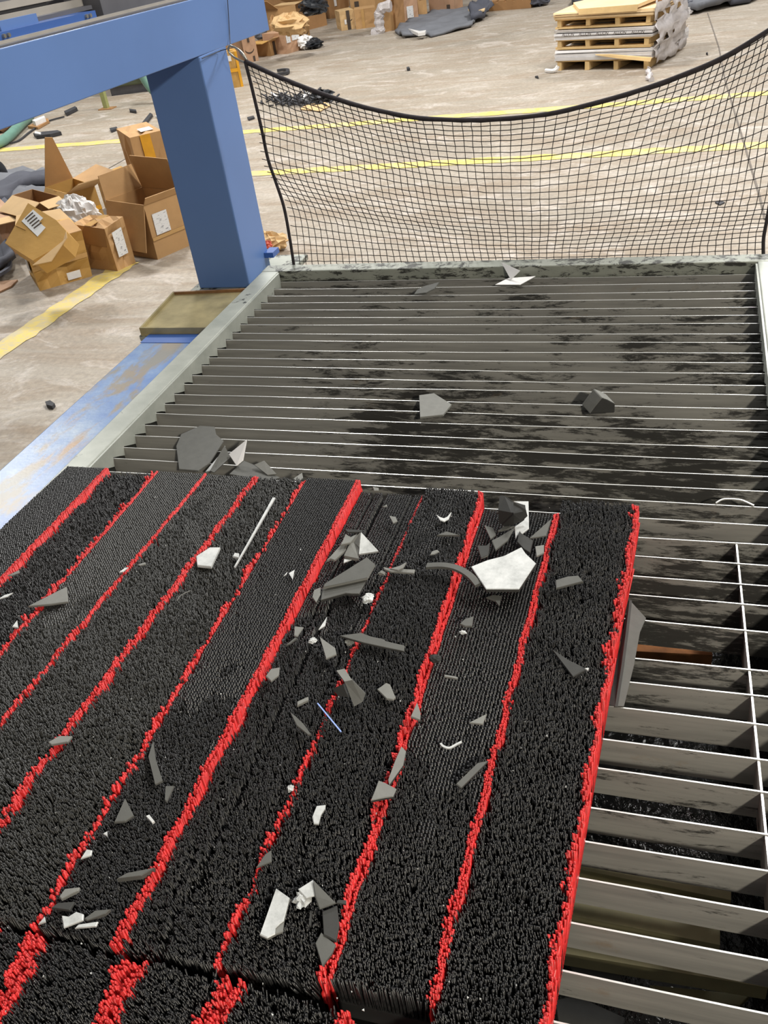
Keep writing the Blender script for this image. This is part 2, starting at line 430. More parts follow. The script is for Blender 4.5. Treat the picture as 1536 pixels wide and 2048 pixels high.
# blue ledge outside the left rail, with rust
mb = MB().box((-1.558, 0.2, 0.70), (-1.283, 2.262, 0.80))
bevel(T(mb, 'side_ledge', M['rusty_blue']), 0.006)
T(MB().box((-1.318, 0.2, 0.80), (-1.288, 2.262, 0.812)), 'ledge_lip', M['blue_dark'])
T(MB().box((-1.558, 2.200, 0.80), (-1.318, 2.262, 0.8015)), 'ledge_end_band', M['blue_dark'])
for k, y in enumerate((0.5, 1.9)):
    T(MB().box((-1.50, y, 0.0), (-1.38, y + 0.12, 0.70)), 'ledge_leg', M['blue_dark'])
bevel(T(MB().box((-1.60, 2.262, 0.775), (-1.283, 2.95, 0.795)), 'mounting_plate', M['rail_dirty']), 0.004)
T(MB().box((-1.50, 2.30, 0.0), (-1.30, 2.9, 0.775)), 'plate_pedestal', M['blue_dark'])

# brown oil tray on the mounting plate
tr = tag(empty('drip_tray', P(390, 620, 0.80)), 'shallow brown oily metal tray on the ledge in front of the blue column', 'tray')
tz = 0.822
cor = [P(278, 656, tz), P(432, 655, tz), P(500, 576, tz), P(346, 583, tz)]
o0 = Vector(tr.location); o0.z = 0.795; tr.location = o0
cor = [c - o0 for c in cor]
ce = sum(cor, Vector()) / 4
inn = [c + (ce - c) * 0.05 for c in cor]
dn = Vector((0, 0, -0.009))
MB().prism([c + dn for c in inn], (0, 0, -0.018)).build('tray_bottom', M['tray'], tr)
for k in range(4):
    a, b_, ia, ib = cor[k], cor[(k + 1) % 4], inn[k], inn[(k + 1) % 4]
    MB().prism([a, b_, ib, ia], (0, 0, -0.027)).build('rim', M['tray_edge'] if k == 2 else M['tray'], tr)

# ------------------------------------------------------------------ gantry: column and beam
gx = -1.379
gant = tag(empty('gantry_frame', (-1.47, 2.73, 0.795)), 'blue painted gantry with square column and long overhead beam', 'gantry')
GL = -Vector(gant.location)
def G(mb_, name, mat, **k):
    mb_.v = [Vector(p) + GL for p in mb_.v]; return mb_.build(name, mat, gant, **k)
bevel(G(MB().box((gx - 0.19, 2.640, 0.795), (gx, 2.83, 1.503)), 'column', M['blue']), 0.004)
def shear(mb_):
    for p in mb_.v: p.z += 0.0255 * (2.66 - p.y)
    return mb_
bevel(G(shear(MB().box((gx - 0.21, -0.6, 1.503), (gx, 3.185, 1.646))), 'beam', M['blue']), 0.002)
G(MB().box((gx, 2.795, 0.84), (gx + 0.034, 2.85, 0.858)), 'bracket', M['blue_dark'])
G(shear(MB().box((gx - 0.20, -0.6, 1.646), (gx - 0.004, 3.10, 1.650))), 'beam_cover', M['gunmetal'])
xf = -1.418
cp = G(shear(MB().box((xf - 0.10, 0.6, 1.650), (xf, 2.228, 1.671))), 'carriage_plate', M['blue_dark'])
G(shear(MB().box((xf - 0.004, 0.6, 1.650), (xf + 0.010, 2.9, 1.656))), 'guide_strip', M['aluminium'])
for y in (1.85, 2.18):
    for dy in (0, 0.016):
        c = Vector((xf, y + dy, 1.663))
        mb = MB().tube([c, c + Vector((0.006, 0, 0))], 0.0045, 8); shear(mb); mb.v = [p + GL for p in mb.v]
        mb.build('bolt', M['chrome'], cp)
G(shear(MB().box((-1.60, 0.6, 1.671), (-1.47, 2.30, 1.680))), 'rail_bed', M['gunmetal'])
G(shear(MB().box((-1.452, 1.88, 1.671), (-1.440, 2.02, 1.690))), 'clamp_block', M['blue'])
for k, (x, z, yy) in enumerate(((-1.50, 1.696, 2.31), (-1.52, 1.720, 2.27), (-1.545, 1.742, 2.24), (-1.57, 1.764, 2.20))):
    G(shear(MB().box((x - 0.02, 0.6, z - 0.016), (x, yy, z))), 'guide_rail', M['aluminium'])
G(shear(MB().box((-1.60, 0.6, 1.680), (-1.53, 2.20, 1.75))), 'rail_web', M['gunmetal'])
G(shear(MB().box((-1.62, 2.32, 1.650), (-1.455, 3.12, 1.80))), 'hose_trough', M['gunmetal'])

# ------------------------------------------------------------------ safety net
net_y = 2.66
net = tag(empty('safety_net', P(1000, 528, RZ)), 'black safety net with dark border rope sagging behind the slat table', 'net')
net.location = (-0.5, net_y, RZ - 0.02)
NL = -Vector(net.location)
def nP(u, v): return PY(u, v, net_y)
top = smooth_curve([nP(*q) for q in ((490, 122), (545, 148), (600, 171), (660, 193), (720, 212), (780, 226), (840, 236), (920, 240), (1000, 238), (1095, 228), (1190, 206), (1290, 177), (1370, 148), (1440, 118), (1500, 84), (1560, 45), (1625, -5))], 8)
left = smooth_curve([nP(*q) for q in ((588, 533), (580, 480), (568, 415), (552, 365), (536, 318), (524, 262), (512, 210), (500, 160), (490, 122))], 8)
right = smooth_curve([nP(*q) for q in ((1527, 521), (1527, 480), (1533, 445), (1541, 400), (1553, 330), (1568, 240), (1590, 140), (1610, 60), (1625, -5))], 8)
def sample(c, t):
    x = t * (len(c) - 1); i = min(int(x), len(c) - 2); return c[i].lerp(c[i + 1], x - i)
bl, br = left[0], right[0]
def net_pt(u, v):
    Tt, Bb = sample(top, u), bl.lerp(br, u); Ll, Rr = sample(left, v), sample(right, v)
    p = Tt * v + Bb * (1 - v) + Ll * (1 - u) + Rr * u
    p -= (top[0] * (1 - u) * v + top[-1] * u * v + bl * (1 - u) * (1 - v) + br * u * (1 - v))
    e = math.exp(-u * 9) + math.exp(-(1 - u) * 9)
    p = p + Vector((0, 0.030 * math.sin(v * 9 + u * 7) * math.sin(math.pi * v) * (0.4 + e), -0.028 * math.sin(math.pi * v) * math.sin(math.pi * u) ** 2 * 0.4))
    return p
NC, NR = 66, 29
gp = [[net_pt(i / NC, j / NR) + NL for j in range(NR + 1)] for i in range(NC + 1)]
for i in range(1, NC):
    for j in range(1, NR):
        gp[i][j] = gp[i][j] + Vector((rnd.uniform(-.0011, .0011), rnd.uniform(-.0011, .0011), rnd.uniform(-.0011, .0011)))
mb = MB()
for i in range(1, NC): mb.tube(gp[i], 0.00115, 4, False)
for j in range(1, NR): mb.tube([gp[i][j] for i in range(NC + 1)], 0.00115, 4, False)
for i in range(1, NC):
    for j in range(1, NR):
        c = gp[i][j]; r = 0.0024
        mb.add([c + Vector((r, 0, 0)), c + Vector((-r, 0, 0)), c + Vector((0, r, 0)), c + Vector((0, -r, 0)), c + Vector((0, 0, r)), c + Vector((0, 0, -r))],
               [(0, 2, 4), (2, 1, 4), (1, 3, 4), (3, 0, 4), (2, 0, 5), (1, 2, 5), (3, 1, 5), (0, 3, 5)])
o = mb.build('net_mesh', M['cord'], net); o['kind'] = 'stuff'
MB().tube([p + NL for p in top], 0.0062, 7).build('border_rope', M['rope'], net, True)
MB().tube([p + NL for p in left], 0.0050, 7).build('border_rope', M['rope'], net, True)
MB().tube([p + NL for p in right], 0.0050, 7).build('border_rope', M['rope'], net, True)
MB().tube([p + NL + Vector((0, 0.004, 0.0)) for p in (bl, bl.lerp(br, .5), br)], 0.004, 6).build('border_rope', M['rope'], net, True)
# spring hook and the wire that holds it
hk = tag(empty('spring_hook', nP(490, 118)), 'zinc spring hook linking the net corner to the blue gantry', 'hook')
hl = -Vector(hk.location)
loop = smooth_curve([nP(*q) + hl for q in ((494, 120), (487, 109), (478, 100), (468, 94), (460, 92), (457, 97), (458, 104), (465, 112), (476, 119), (487, 124), (494, 126))], 5)
MB().tube(loop, 0.0032, 7).build('hook_body', M['chrome'], hk, True)
MB().tube([nP(478, 100) + hl, nP(494, 121) + hl], 0.0038, 7).build('hook_gate', M['chrome'], hk, True)
wr = tag(empty('tie_wire', nP(460, 95)), 'thin dark wire running up the blue beam from the net hook', 'wire')
wl = -Vector(wr.location)
a = PX(455, -4, gx + .009); b_ = PX(460, 80, gx + .009)
MB().tube(smooth_curve([a + wl, b_ + wl, nP(461, 93) + wl], 6), 0.0013, 5).build('hanging_wire', M['dark'], wr)
MB().tube(smooth_curve([PX(404, 117, gx + .009) + wl, PX(440, 102, gx + .009) + wl, nP(459, 97) + wl], 6), 0.0013, 5).build('wrapped_wire', M['dark'], wr)

# ------------------------------------------------------------------ bristle pads
nrng = np.random.default_rng(11)
def tuft_mesh(name, base, top, r0, r1, mat, parent, extra=None):
    """three-sided filaments from base to top"""
    n = len(base); ang = np.array([0.5, 2.594, 4.689]); tri = np.stack([np.cos(ang), np.sin(ang)], 1)
    r0 = np.broadcast_to(np.asarray(r0, float), (n,)); r1 = np.broadcast_to(np.asarray(r1, float), (n,))
    v = np.zeros((n, 6, 3)); v[:, :3, :] = base[:, None, :]; v[:, 3:, :] = top[:, None, :]
    v[:, :3, :2] += tri[None] * r0[:, None, None]; v[:, 3:, :2] += tri[None] * r1[:, None, None]
    vv = v.reshape(-1, 3); k = np.arange(n)[:, None] * 6
    quads = np.concatenate([k + np.array([a, b, b + 3, a + 3]) for a, b in ((0, 1), (1, 2), (2, 0))], 0)
    tops = k + np.array([3, 4, 5])
    if extra is not None:
        ev, ef = extra; quads = np.vstack([quads, np.array(ef) + len(vv)]); vv = np.vstack([vv, np.array(ev)])
    loops = np.concatenate([quads.ravel(), tops.ravel()])
    starts = np.concatenate([np.arange(len(quads)) * 4, len(quads) * 4 + np.arange(len(tops)) * 3])
    totals = np.concatenate([np.full(len(quads), 4), np.full(len(tops), 3)])
    me = bpy.data.meshes.new(name)
    me.vertices.add(len(vv)); me.vertices.foreach_set('co', vv.astype(np.float32).ravel())
    me.loops.add(len(loops)); me.loops.foreach_set('vertex_index', loops.astype(np.int32))
    me.polygons.add(len(starts)); me.polygons.foreach_set('loop_start', starts.astype(np.int32))
    try: me.polygons.foreach_set('loop_total', totals.astype(np.int32))
    except Exception: pass
    me.update(calc_edges=True); me.materials.append(mat)
    o = bpy.data.objects.new(name, me); COL.objects.link(o); o.parent = parent
    o['kind'] = 'stuff'
    return o
def slab(x0, x1, y0, y1, xs0, xs1, z0, z1):
    v = [(x0, y0, z0), (x1, y0, z0), (xs1, y1, z0), (xs0, y1, z0), (x0, y0, z1), (x1, y0, z1), (xs1, y1, z1), (xs0, y1, z1)]
    return v, [(0, 3, 2, 1), (4, 5, 6, 7), (0, 1, 5, 4), (1, 2, 6, 5), (2, 3, 7, 6), (3, 0, 4, 7)]
PITCH, PITCH_Y = 0.0046, 0.0050
def bristle_pad(label, xfl, xfr, xnl, xnr, yf, yn, hf, hn, mess_f, mess_n, red_l, red_r, dust=False, group='bristle pads laid over the slats', grooves=()):
    """far edge xfl..xfr at yf, near edge xnl..xnr at yn; pad heights hf/hn; mess = disorder of the tufts"""
    root = tag(empty('bristle_pad', ((xnl + xnr) / 2, (yn + yf) / 2, SLAT_Z)), label, 'brush pad', group)
    L = np.array([root.location.x, root.location.y, root.location.z])
    def XY(s, t):      # s across 0..1, t along 0 (near) .. 1 (far)
        xl = xnl + (xfl - xnl) * t; xr = xnr + (xfr - xnr) * t
        return xl + (xr - xl) * s, yn + (yf - yn) * t
    hmin = min(hf, hn)
    v, f = slab(xnl, xnr, yn, yf, xfl, xfr, SLAT_Z + 0.001, SLAT_Z + max(0.012, hmin - 0.036))
    mesh_obj('backing', [Vector(p) - Vector(L) for p in v], f, M['pad_base'], root)
    W = (xfr - xfl + xnr - xnl) / 2; LEN = yf - yn
    rl = int(math.ceil(red_l / PITCH - .3)); rr = int(math.ceil(red_r / PITCH - .3))
    nx = int(W / PITCH); ny = int(LEN / PITCH_Y)
    si, ti = np.meshgrid((np.arange(nx) + 0.5) / nx, (np.arange(ny) + 0.5) / ny, indexing='ij')
    col_i = np.repeat(np.arange(nx), ny); s = si.ravel(); t = ti.ravel()
    tuft = np.arange(len(s)); rep_ = 4
    offs = np.array([[-1, -1], [1, -1], [1, 1], [-1, 1]], float)
    col_i = np.repeat(col_i, rep_); s = np.repeat(s, rep_); t = np.repeat(t, rep_); tuft = np.repeat(tuft, rep_)
    off = np.tile(offs, (nx * ny, 1)) * np.array([0.00074, 0.00090]); n = len(s)
    tl_ = nrng.normal(0, 1, (nx * ny, 2))[tuft]; th_ = nrng.normal(0, 1, nx * ny)[tuft]
    mess = mess_n + (mess_f - mess_n) * np.clip((t - 0.1) / 0.9, 0, 1)
    ph = nrng.uniform(0, 6, 6)
    x, y = XY(s, t); x = x + off[:, 0]; y = y + off[:, 1]
    patch = 0.5 + 0.5 * np.sin(x * 61 + ph[0] + 2 * np.sin(y * 23 + ph[1])) * np.sin(y * 37 + ph[2] + 1.5 * np.sin(x * 40))
    m = mess * (0.45 + 0.85 * patch)
    edge = np.minimum(s, 1 - s) * W
    lean = nrng.normal(0, 1, (n, 2)) * (0.0015 * m + 0.00008)[:, None] + tl_ * (0.0019 * m + 0.0001)[:, None]
    lean[:, 0] += 0.0028 * m * np.sin(y * 55 + ph[3]) ; lean[:, 1] -= 0.0020 * m
    lift = np.zeros(n)
    for g0, g1, dz in grooves: lift[(s > g0) & (s < g1)] += dz
    h = hn + (hf - hn) * t
    zt = SLAT_Z + h + nrng.normal(0, 1, n) * (0.0012 * m + 0.0001) + th_ * (0.0013 * m + 0.0002) + lift - 0.0030 * m * patch
    base = np.stack([x, y, np.full(n, SLAT_Z + max(0.010, hmin - 0.040))], 1)
    jx = nrng.normal(0, 1, n) * 0.0005 * m; jy = nrng.normal(0, 1, n) * 0.0006 * m
    topc = np.stack([x + lean[:, 0] + jx, y + lean[:, 1] + jy, zt], 1)
    isred = (col_i < rl) | (col_i >= nx - rr)
    # red edges run the full height
    base[isred, 2] = SLAT_Z + 0.002
    r_top = 0.00112 - 0.00012 * np.clip(m, 0, 1)
    # where the brush is still new its tufts stand as square blocks
    first = np.arange(n) % rep_ == 0
    neat = (mess * (0.7 + 0.3 * patch) < 0.5)[np.repeat(np.nonzero(first)[0], rep_)]
    blk = np.nonzero(neat & first & ~isred)[0]; exb = None
    if len(blk):
        cx_, cy_ = x[blk] - off[blk, 0] + lean[blk, 0] * .3, y[blk] - off[blk, 1] + lean[blk, 1] * .3
        hx, hy = 0.00165, 0.00195; zb_, zt_ = base[blk, 2], zt[blk]
        bv = np.zeros((len(blk), 8, 3))
        for q, (sx_, sy_) in enumerate(((-1, -1), (1, -1), (1, 1), (-1, 1))):
            bv[:, q] = np.stack([cx_ + sx_ * hx, cy_ + sy_ * hy, zb_], 1); bv[:, q + 4] = np.stack([cx_ + sx_ * hx * .86, cy_ + sy_ * hy * .86, zt_ + (.0004 if sx_ > 0 else 0)], 1)
        bf = (np.arange(len(blk))[:, None, None] * 8 + np.array([[0, 1, 5, 4], [1, 2, 6, 5], [2, 3, 7, 6], [3, 0, 4, 7], [4, 5, 6, 7]])[None]).reshape(-1, 4)
        exb = (bv.reshape(-1, 3) - L, bf)
    k = ~isred & ~neat
    if not k.any(): k = ~isred & (np.arange(n) < 8)
    tuft_mesh('black_bristles', base[k] - L, topc[k] - L, 0.0011, r_top[k], M['bristle_grey'] if dust else M['bristle'], root, exb)
    if isred.any():
        rt = topc[isred].copy(); mm = m[isred]
        rt[:, 2] += 0.0020 * np.clip(mm, 0, 1) + nrng.normal(0, 1, len(rt)) * 0.0016 * mm + 0.001
        ex = ([], [])
        for side, cnt in ((0, rl), (1, rr)):
            if not cnt: continue
            w_ = (cnt * PITCH - 0.0006)
            if side: v, f = slab(xnr - w_, xnr, yn, yf, xfr - w_, xfr, SLAT_Z + 0.001, SLAT_Z + hmin - 0.016)
            else: v, f = slab(xnl, xnl + w_, yn, yf, xfl, xfl + w_, SLAT_Z + 0.001, SLAT_Z + hmin - 0.016)
            k0 = len(ex[0]); ex[0].extend([tuple(np.array(p) - L) for p in v]); ex[1].extend([tuple(i + k0 for i in q) for q in f])
        tuft_mesh('red_bristles', base[isred] - L, rt - L, (0.0019 if rl + rr > 1 else 0.0023), (0.0016 if rl + rr > 1 else 0.0021), M['red'], root, ex)
    return root
BOUND = [((130, 935), (0, 1055)), ((218, 935), (0, 1165)), ((312, 940), (0, 1300)), ((415, 945), (0, 1450)), ((515, 955), (0, 1650)),
         ((612, 960), (80, 1840)), ((722, 965), (255, 1860)), ((850, 975), (440, 1920)), ((965, 985), (640, 1990)), ((1122, 1010), (868, 2015)), ((1281, 1003), (1093, 2040))]
def bx(i, y, z=PAD_Z):
    a, b_ = P(*BOUND[i][0], z), P(*BOUND[i][1], z)
    return a.x + (b_.x - a.x) * (y - a.y) / (b_.y - a.y)
YF = P(515, 952, PAD_Z).y
G2 = 0.0022
PADS = [
    ('leftmost bristle pad, smooth black top beside the blue ledge', .079, .080, 0.05, 0.7, .0, .0092, False, 1.333, .405),
    ('shaggy black bristle pad, second from the left, between two red edges', .072, .074, 1.7, 1.7, .0, .004, False, 1.330, .405),
    ('third bristle pad from the left, ribbed at its far end', .079, .080, 0.15, 1.0, .0046, .0046, True, 1.333, .405),
    ('fourth bristle pad from the left, dusty with a narrow white strip on the next', .079, .080, 0.5, 1.1, .0, .0092, True, YF, .405),
    ('fifth bristle pad from the left, with a narrow white strip lying on it', .080, .080, 1.1, 1.2, .0, .0046, True, YF, .405),
    ('bristle pad with a tall red right side and silvery ribbed far end', .083, .080, 0.10, 0.8, .0, .0092, False, YF, .405),
    ('low bristle pad with grooved far end under the heap of grey offcuts', .066, .076, 0.2, 1.2, .0, .0046, False, 1.318, .410),
    ('bristle pad right of the grey offcut heap, with white crescent on it', .078, .080, 0.55, 1.1, .0, .0046, False, YF - .004, .412),
    ('bristle pad under the large white five-sided offcut', .066, .078, 0.15, 0.75, .0046, .0092, False, 1.285, .422),
    ('rightmost bristle pad with tall red side beside the open slats', .074, .078, 1.5, 1.0, .0, .0040, False, 1.318, .33),
]
for i, (lab, hf, hn, mf, mn, r_l, r_r, dust, yf, yn) in enumerate(PADS):
    zf, zn = SLAT_Z + hf, SLAT_Z + hn
    gr = ((.18, .24, -.012), (.36, .44, -.016), (.6, .63, -.008), (.8, .83, -.006)) if i == 6 else ()
    bristle_pad(lab, bx(i, yf) + G2 / 2, bx(i + 1, yf) - G2 / 2, bx(i, yn) + G2 / 2, bx(i + 1, yn) - G2 / 2, yf, yn, hf, hn, mf, mn, r_l, r_r, dust, grooves=gr)
# second row of pads, nearer the camera, shifted sideways
R2 = [P(-150, 2048, PAD_Z).x, P(-20, 2030, PAD_Z).x, P(205, 2040, PAD_Z).x, P(432, 2020, PAD_Z).x, P(688, 2045, PAD_Z).x]
R2 = [R2[0] - .24, R2[0] - .12] + R2
labs2 = ['front row bristle pad at the far left of the bottom edge', 'front row bristle pad below the leftmost white scraps', 'front row bristle pad in the bottom left corner of the picture',
         'front row bristle pad left of the first wide red seam', 'front row bristle pad between the two wide red seams', 'front row bristle pad right of the wide dark red seam at the bottom edge']
for k in range(1, 6):
    a, b_ = R2[k], R2[k + 1]
    bristle_pad(labs2[k], a + .003, b_ - .003, a + .008, b_ + .002, .398, .16, .078, .074, 1.5, 1.4, .0066, .0066, False)

# ------------------------------------------------------------------ offcuts
def scrap(name, label, cat, px, z=PAD_Z + .009, t=.006, top='foam', side=None, group='foam offcuts scattered on the bristle pads', parts=()):
    """px: outline (u, v[, dz]) of the upper face on the plane z, dz lifts single corners"""
    t *= .62 if z > SLAT_Z - .01 else 1.0
    pts = [P(q[0], q[1], z + (q[2] if len(q) > 2 else 0)) for q in px]
    c = sum(pts, Vector()) / len(pts)
    n = Vector()
    for i in range(len(pts)): n += (pts[i] - c).cross(pts[(i + 1) % len(pts)] - c)
    n.normalize()
    if n.z < 0: n = -n; pts.reverse()
    base = Vector((c.x, c.y, min(p.z for p in pts) - t))
    mbx = MB(); k = len(pts)
    ins = [p + (c - p).normalized() * min(0.0012, 0.2 * (c - p).length) for p in pts]
    low = [p - n * t for p in pts]; mid = [p - n * min(.001, t * .3) for p in pts]
    V = [p - base for p in ins + mid + low]
    F_ = [tuple(range(k))] + [(i, k + i, k + (i + 1) % k, (i + 1) % k) for i in range(k)] + [(k + i, 2 * k + i, 2 * k + (i + 1) % k, k + (i + 1) % k) for i in range(k)] + [tuple(range(3 * k - 1, 2 * k - 1, -1))]
    fm = [0] + [0] * k + [1] * k + [1]
    o = mesh_obj(name, V, F_, None, None, slots=[M[top], M[side or top]], face_mats=fm)
    o.location = base
    return tag(o, label, cat, group)
def tris(px_list, z): return px_list
def folded(name, label, cat, faces, z, t, mats, group='foam offcuts scattered on the bristle pads'):
    """thing of several facets, each a thin slab; facets (u, v, dz) share edges"""
    allp = [P(q[0], q[1], z + q[2]) for f in faces for q in f]
    c = sum(allp, Vector()) / len(allp); c.z = min(p.z for p in allp) - t
    root = tag(empty(name, c), label, cat, group)
    for f, mt in zip(faces, mats):
        pts = [P(q[0], q[1], z + q[2]) - c for q in f]
        n = (pts[1] - pts[0]).cross(pts[2] - pts[0]).normalized()
        if n.z < 0: pts.reverse(); n = -n
        MB().prism(pts, -n * t).build('facet', M[mt], root)
    return root
def wad(name, label, cat, u, v, rx, ry, rz, mat, z=PAD_Z + .006, group=None, seed=0):
    """crumpled scrap: ruffled lump"""
    r = random.Random(seed); c = P(u, v, z); n, m = 9, 14; V = []; F_ = []
    for i in range(n + 1):
        th = math.pi * i / n
        for j in range(m):
            a = 2 * math.pi * j / m; k = 1 + r.uniform(-.38, .3) * math.sin(th)
            V.append((rx * k * math.sin(th) * math.cos(a), ry * k * math.sin(th) * math.sin(a), rz * (0.75 + math.cos(th) * k * .8)))
    for i in range(n):
        for j in range(m): F_.append((i * m + j, (i + 1) * m + j, (i + 1) * m + (j + 1) % m, i * m + (j + 1) % m))
    o = mesh_obj(name, V, F_, M[mat]); o.location = c
    return tag(o, label, cat, group)
def strip(name, label, cat, px, w, t, mat, z=PAD_Z + .01, group=None):
    pts = smooth_curve([P(q[0], q[1], z + (q[2] if len(q) > 2 else 0)) for q in px], 5)
    c = sum(pts, Vector()) / len(pts); c.z = min(p.z for p in pts) - t
    mbx = MB(); V = []; F_ = []
    for i, p in enumerate(pts):
        d_ = (pts[min(i + 1, len(pts) - 1)] - pts[max(i - 1, 0)]).normalized(); n_ = Vector((-d_.y, d_.x, 0)).normalized()
        ww = w(i / (len(pts) - 1)) if callable(w) else w
        for a_, h_ in ((-1, 0), (1, 0), (1, -t), (-1, -t)): V.append(p + n_ * ww / 2 * a_ + Vector((0, 0, h_)) - c)
    k = len(pts)
    for i in range(k - 1):
        for j in range(4): F_.append((4 * i + j, 4 * i + (j + 1) % 4, 4 * i + 4 + (j + 1) % 4, 4 * i + 4 + j))
    F_ += [(3, 2, 1, 0), (4 * k - 4, 4 * k - 3, 4 * k - 2, 4 * k - 1)]
    o = mesh_obj(name, V, F_, M[mat]); o.location = c
    return tag(o, label, cat, group)
S = 'foam_offcut'; OFF = 'offcut'; SG = 'offcuts lying on the bare slats'
Z = SLAT_Z
# --- on the bare slats
scrap(S, 'grey pentagon offcut lying in the middle of the bare slats', OFF, [(838, 790), (868, 786), (903, 808), (886, 829), (840, 834)], Z + .010, .008, 'foam_light', group=SG)
scrap(S, 'dark curved leaf-shaped offcut near the back of the slats', OFF, [(828, 588), (834, 579, .004), (848, 572, .008), (878, 564, .012), (868, 577, .008), (852, 585, .004)], Z + .009, .006, 'foam', group=SG)
scrap(S, 'white triangular offcut leaning on the back rail', OFF, [(1002, 524, .036), (1040, 541, .030), (1021, 559, .006)], Z + .006, .004, 'white', 'film', group=SG)
scrap(S, 'flat white pointed offcut on the slats below the leaning triangle', OFF, [(990, 569), (1016, 556), (1071, 552), (1040, 569)], Z + .008, .005, 'white', 'foam_light', group=SG)
# thick rounded block, lit sides and shaded end put into the colours
endf = [(1179, 829), (1191, 813), (1205, 796), (1216, 800), (1231, 808), (1230, 827)]
bd = P(1205, 829, Z).y
ep = [PY(u, v, bd) for u, v in endf]; lowz = min(p.z for p in ep); bc = sum(ep, Vector()) / len(ep); bc.z = Z
ep = [p - bc + Vector((0, 0, Z - lowz)) for p in ep]
root = tag(empty('foam_block', bc), 'thick block, end coloured as shaded and sloping side as lit, standing on the slats', 'foam block', SG)
mb = MB().prism(ep, Vector((-0.022, 0.034, 0.004))); o = mesh_obj('body', mb.v, mb.f, None, root, slots=[M['foam_dark'], M['foam_light']], face_mats=[0] + [1] * (len(mb.f) - 1))
bevel(o, .003)
scrap(S, 'large upright dark grey sheet standing on the slats behind the left pads', OFF, [(352, 892), (362, 868), (400, 851), (429, 853), (432, 868), (447, 881), (418, 926), (396, 941), (358, 938)], Z + .012, .006, 'foam', group=SG)
folded(S, 'folded dark sheet with a white edge beside the large grey sheet', OFF, [[(449, 891, .035), (461, 914, .02), (428, 945, .012), (420, 941, .012)], [(449, 891, .035), (420, 941, .012), (411, 943, .006), (437, 912, .022)]], Z + .004, .003, ['foam', 'film'], SG)
scrap(S, 'shiny white diamond offcut standing between grey sheets at the far pad edge', OFF, [(457, 908, .02), (494, 878, .05), (486, 921, .02), (473, 932, .012)], Z + .012, .004, 'white', 'foam', group=SG)
scrap(S, 'grey sheet with two peaks poking above the far edge of the fifth pad', OFF, [(458, 948), (487, 921), (508, 929), (560, 955), (540, 962)], Z + .016, .006, 'foam', group=SG)
scrap(S, 'grey pointed offcut leaning behind the two-peaked sheet', OFF, [(508, 929, .01), (528, 921, .016), (553, 948, .004), (535, 950, .002)], Z + .016, .004, 'foam_light', group=SG)
scrap(S, 'small pale chip at the far edge left of the silvery pad', OFF, [(585, 958), (604, 945), (606, 955), (597, 963)], Z + .05, .005, 'foam_light', group=SG)
strip('metal_strip', 'small bent metal strip arched over a slat at the right', 'metal strip', [(1432, 1005, .001), (1445, 998, .003), (1462, 997, .003), (1482, 999, .003), (1497, 1005, .002), (1508, 1010, .001)], .0025, .002, 'slat_edge', Z + .002, SG)
folded('foam_strip', 'long brown-grey folded strip lying across the slats beside the right pad', 'foam strip',
       [[(1259, 1200, .004), (1292, 1236, .004), (1280, 1264, .010), (1252, 1262, .018)], [(1252, 1262, .018), (1280, 1264, .010), (1268, 1330, .008), (1248, 1412, .004), (1230, 1412, .008), (1243, 1330, .016)],
        [(1259, 1200, .004), (1252, 1262, .018), (1243, 1330, .016), (1230, 1412, .008), (1215, 1409, .001), (1238, 1300, .001), (1250, 1240, .001)]], Z + .004, .004, ['foam', 'foam', 'foam_dark'], SG)
# --- on the pads: left part
strip('foam_strip', 'long narrow white strip on the fifth pad, pointing away', 'foam strip', [(548, 995), (510, 1062), (469, 1134)], lambda s: .0055 - .003 * s, .003, 'film')
scrap(S, 'white folded trapezoid on the red edge below the narrow white strip', OFF, [(392, 1112), (420, 1094), (440, 1094), (422, 1133), (394, 1130)], top='film', side='film', t=.008)
scrap(S, 'tiny white chip beside the lower end of the narrow white strip', OFF, [(465, 1112), (469, 1105), (478, 1106), (477, 1115)], top='film', t=.006)
scrap(S, 'long grey triangle on the second pad near the left border', OFF, [(56, 1212), (133, 1173), (136, 1203), (100, 1208)], top='foam_light', t=.006)
scrap(S, 'thin pale curl lying on the third red edge', OFF, [(238, 1144), (250, 1135), (257, 1134), (246, 1143)], top='film', t=.003)
scrap(S, 'small dull chip on the fourth pad beside the pale curl', OFF, [(275, 1129), (290, 1124), (292, 1128), (280, 1131)], top='foam_light', t=.003)
scrap(S, 'small grey chip at the far left on the first red edge', OFF, [(15, 1151), (38, 1140), (39, 1145), (22, 1151)], top='foam_light', t=.003)
scrap(S, 'pale sliver touching the left border of the picture', OFF, [(-4, 1198), (8, 1190), (26, 1185), (14, 1193)], top='film', t=.003)
scrap(S, 'small white pointed chip in the shaggy pad at the left border', OFF, [(24, 1253), (34, 1240), (36, 1255)], top='film', t=.004)
strip('hair_wire', 'hair-thin grey wire curling over the fourth pad', 'wire', [(354, 1201), (362, 1190), (381, 1181)], .001, .001, 'foam_light')
scrap(S, 'grey wedge on the red edge at the left below the shaggy pad', OFF, [(96, 1484), (118, 1471), (144, 1472), (135, 1483), (102, 1489)], top='foam_light', t=.006)
scrap(S, 'long bent grey strip with a pointed top on the fifth pad', OFF, [(296, 1512), (306, 1481), (311, 1518), (325, 1561), (310, 1568)], top='foam', t=.006)
scrap(S, 'small grey quadrilateral just below the long bent strip', OFF, [(331, 1571), (348, 1571), (333, 1603), (329, 1600)], top='foam', t=.005)
scrap(S, 'dark triangle with curved base left of the small white wedge', OFF, [(228, 1644), (250, 1596), (267, 1630), (250, 1642)], top='foam', t=.006)
scrap(S, 'small white wedge right of the dark curved triangle', OFF, [(291, 1631), (298, 1628), (309, 1642), (304, 1645)], top='film', t=.006)
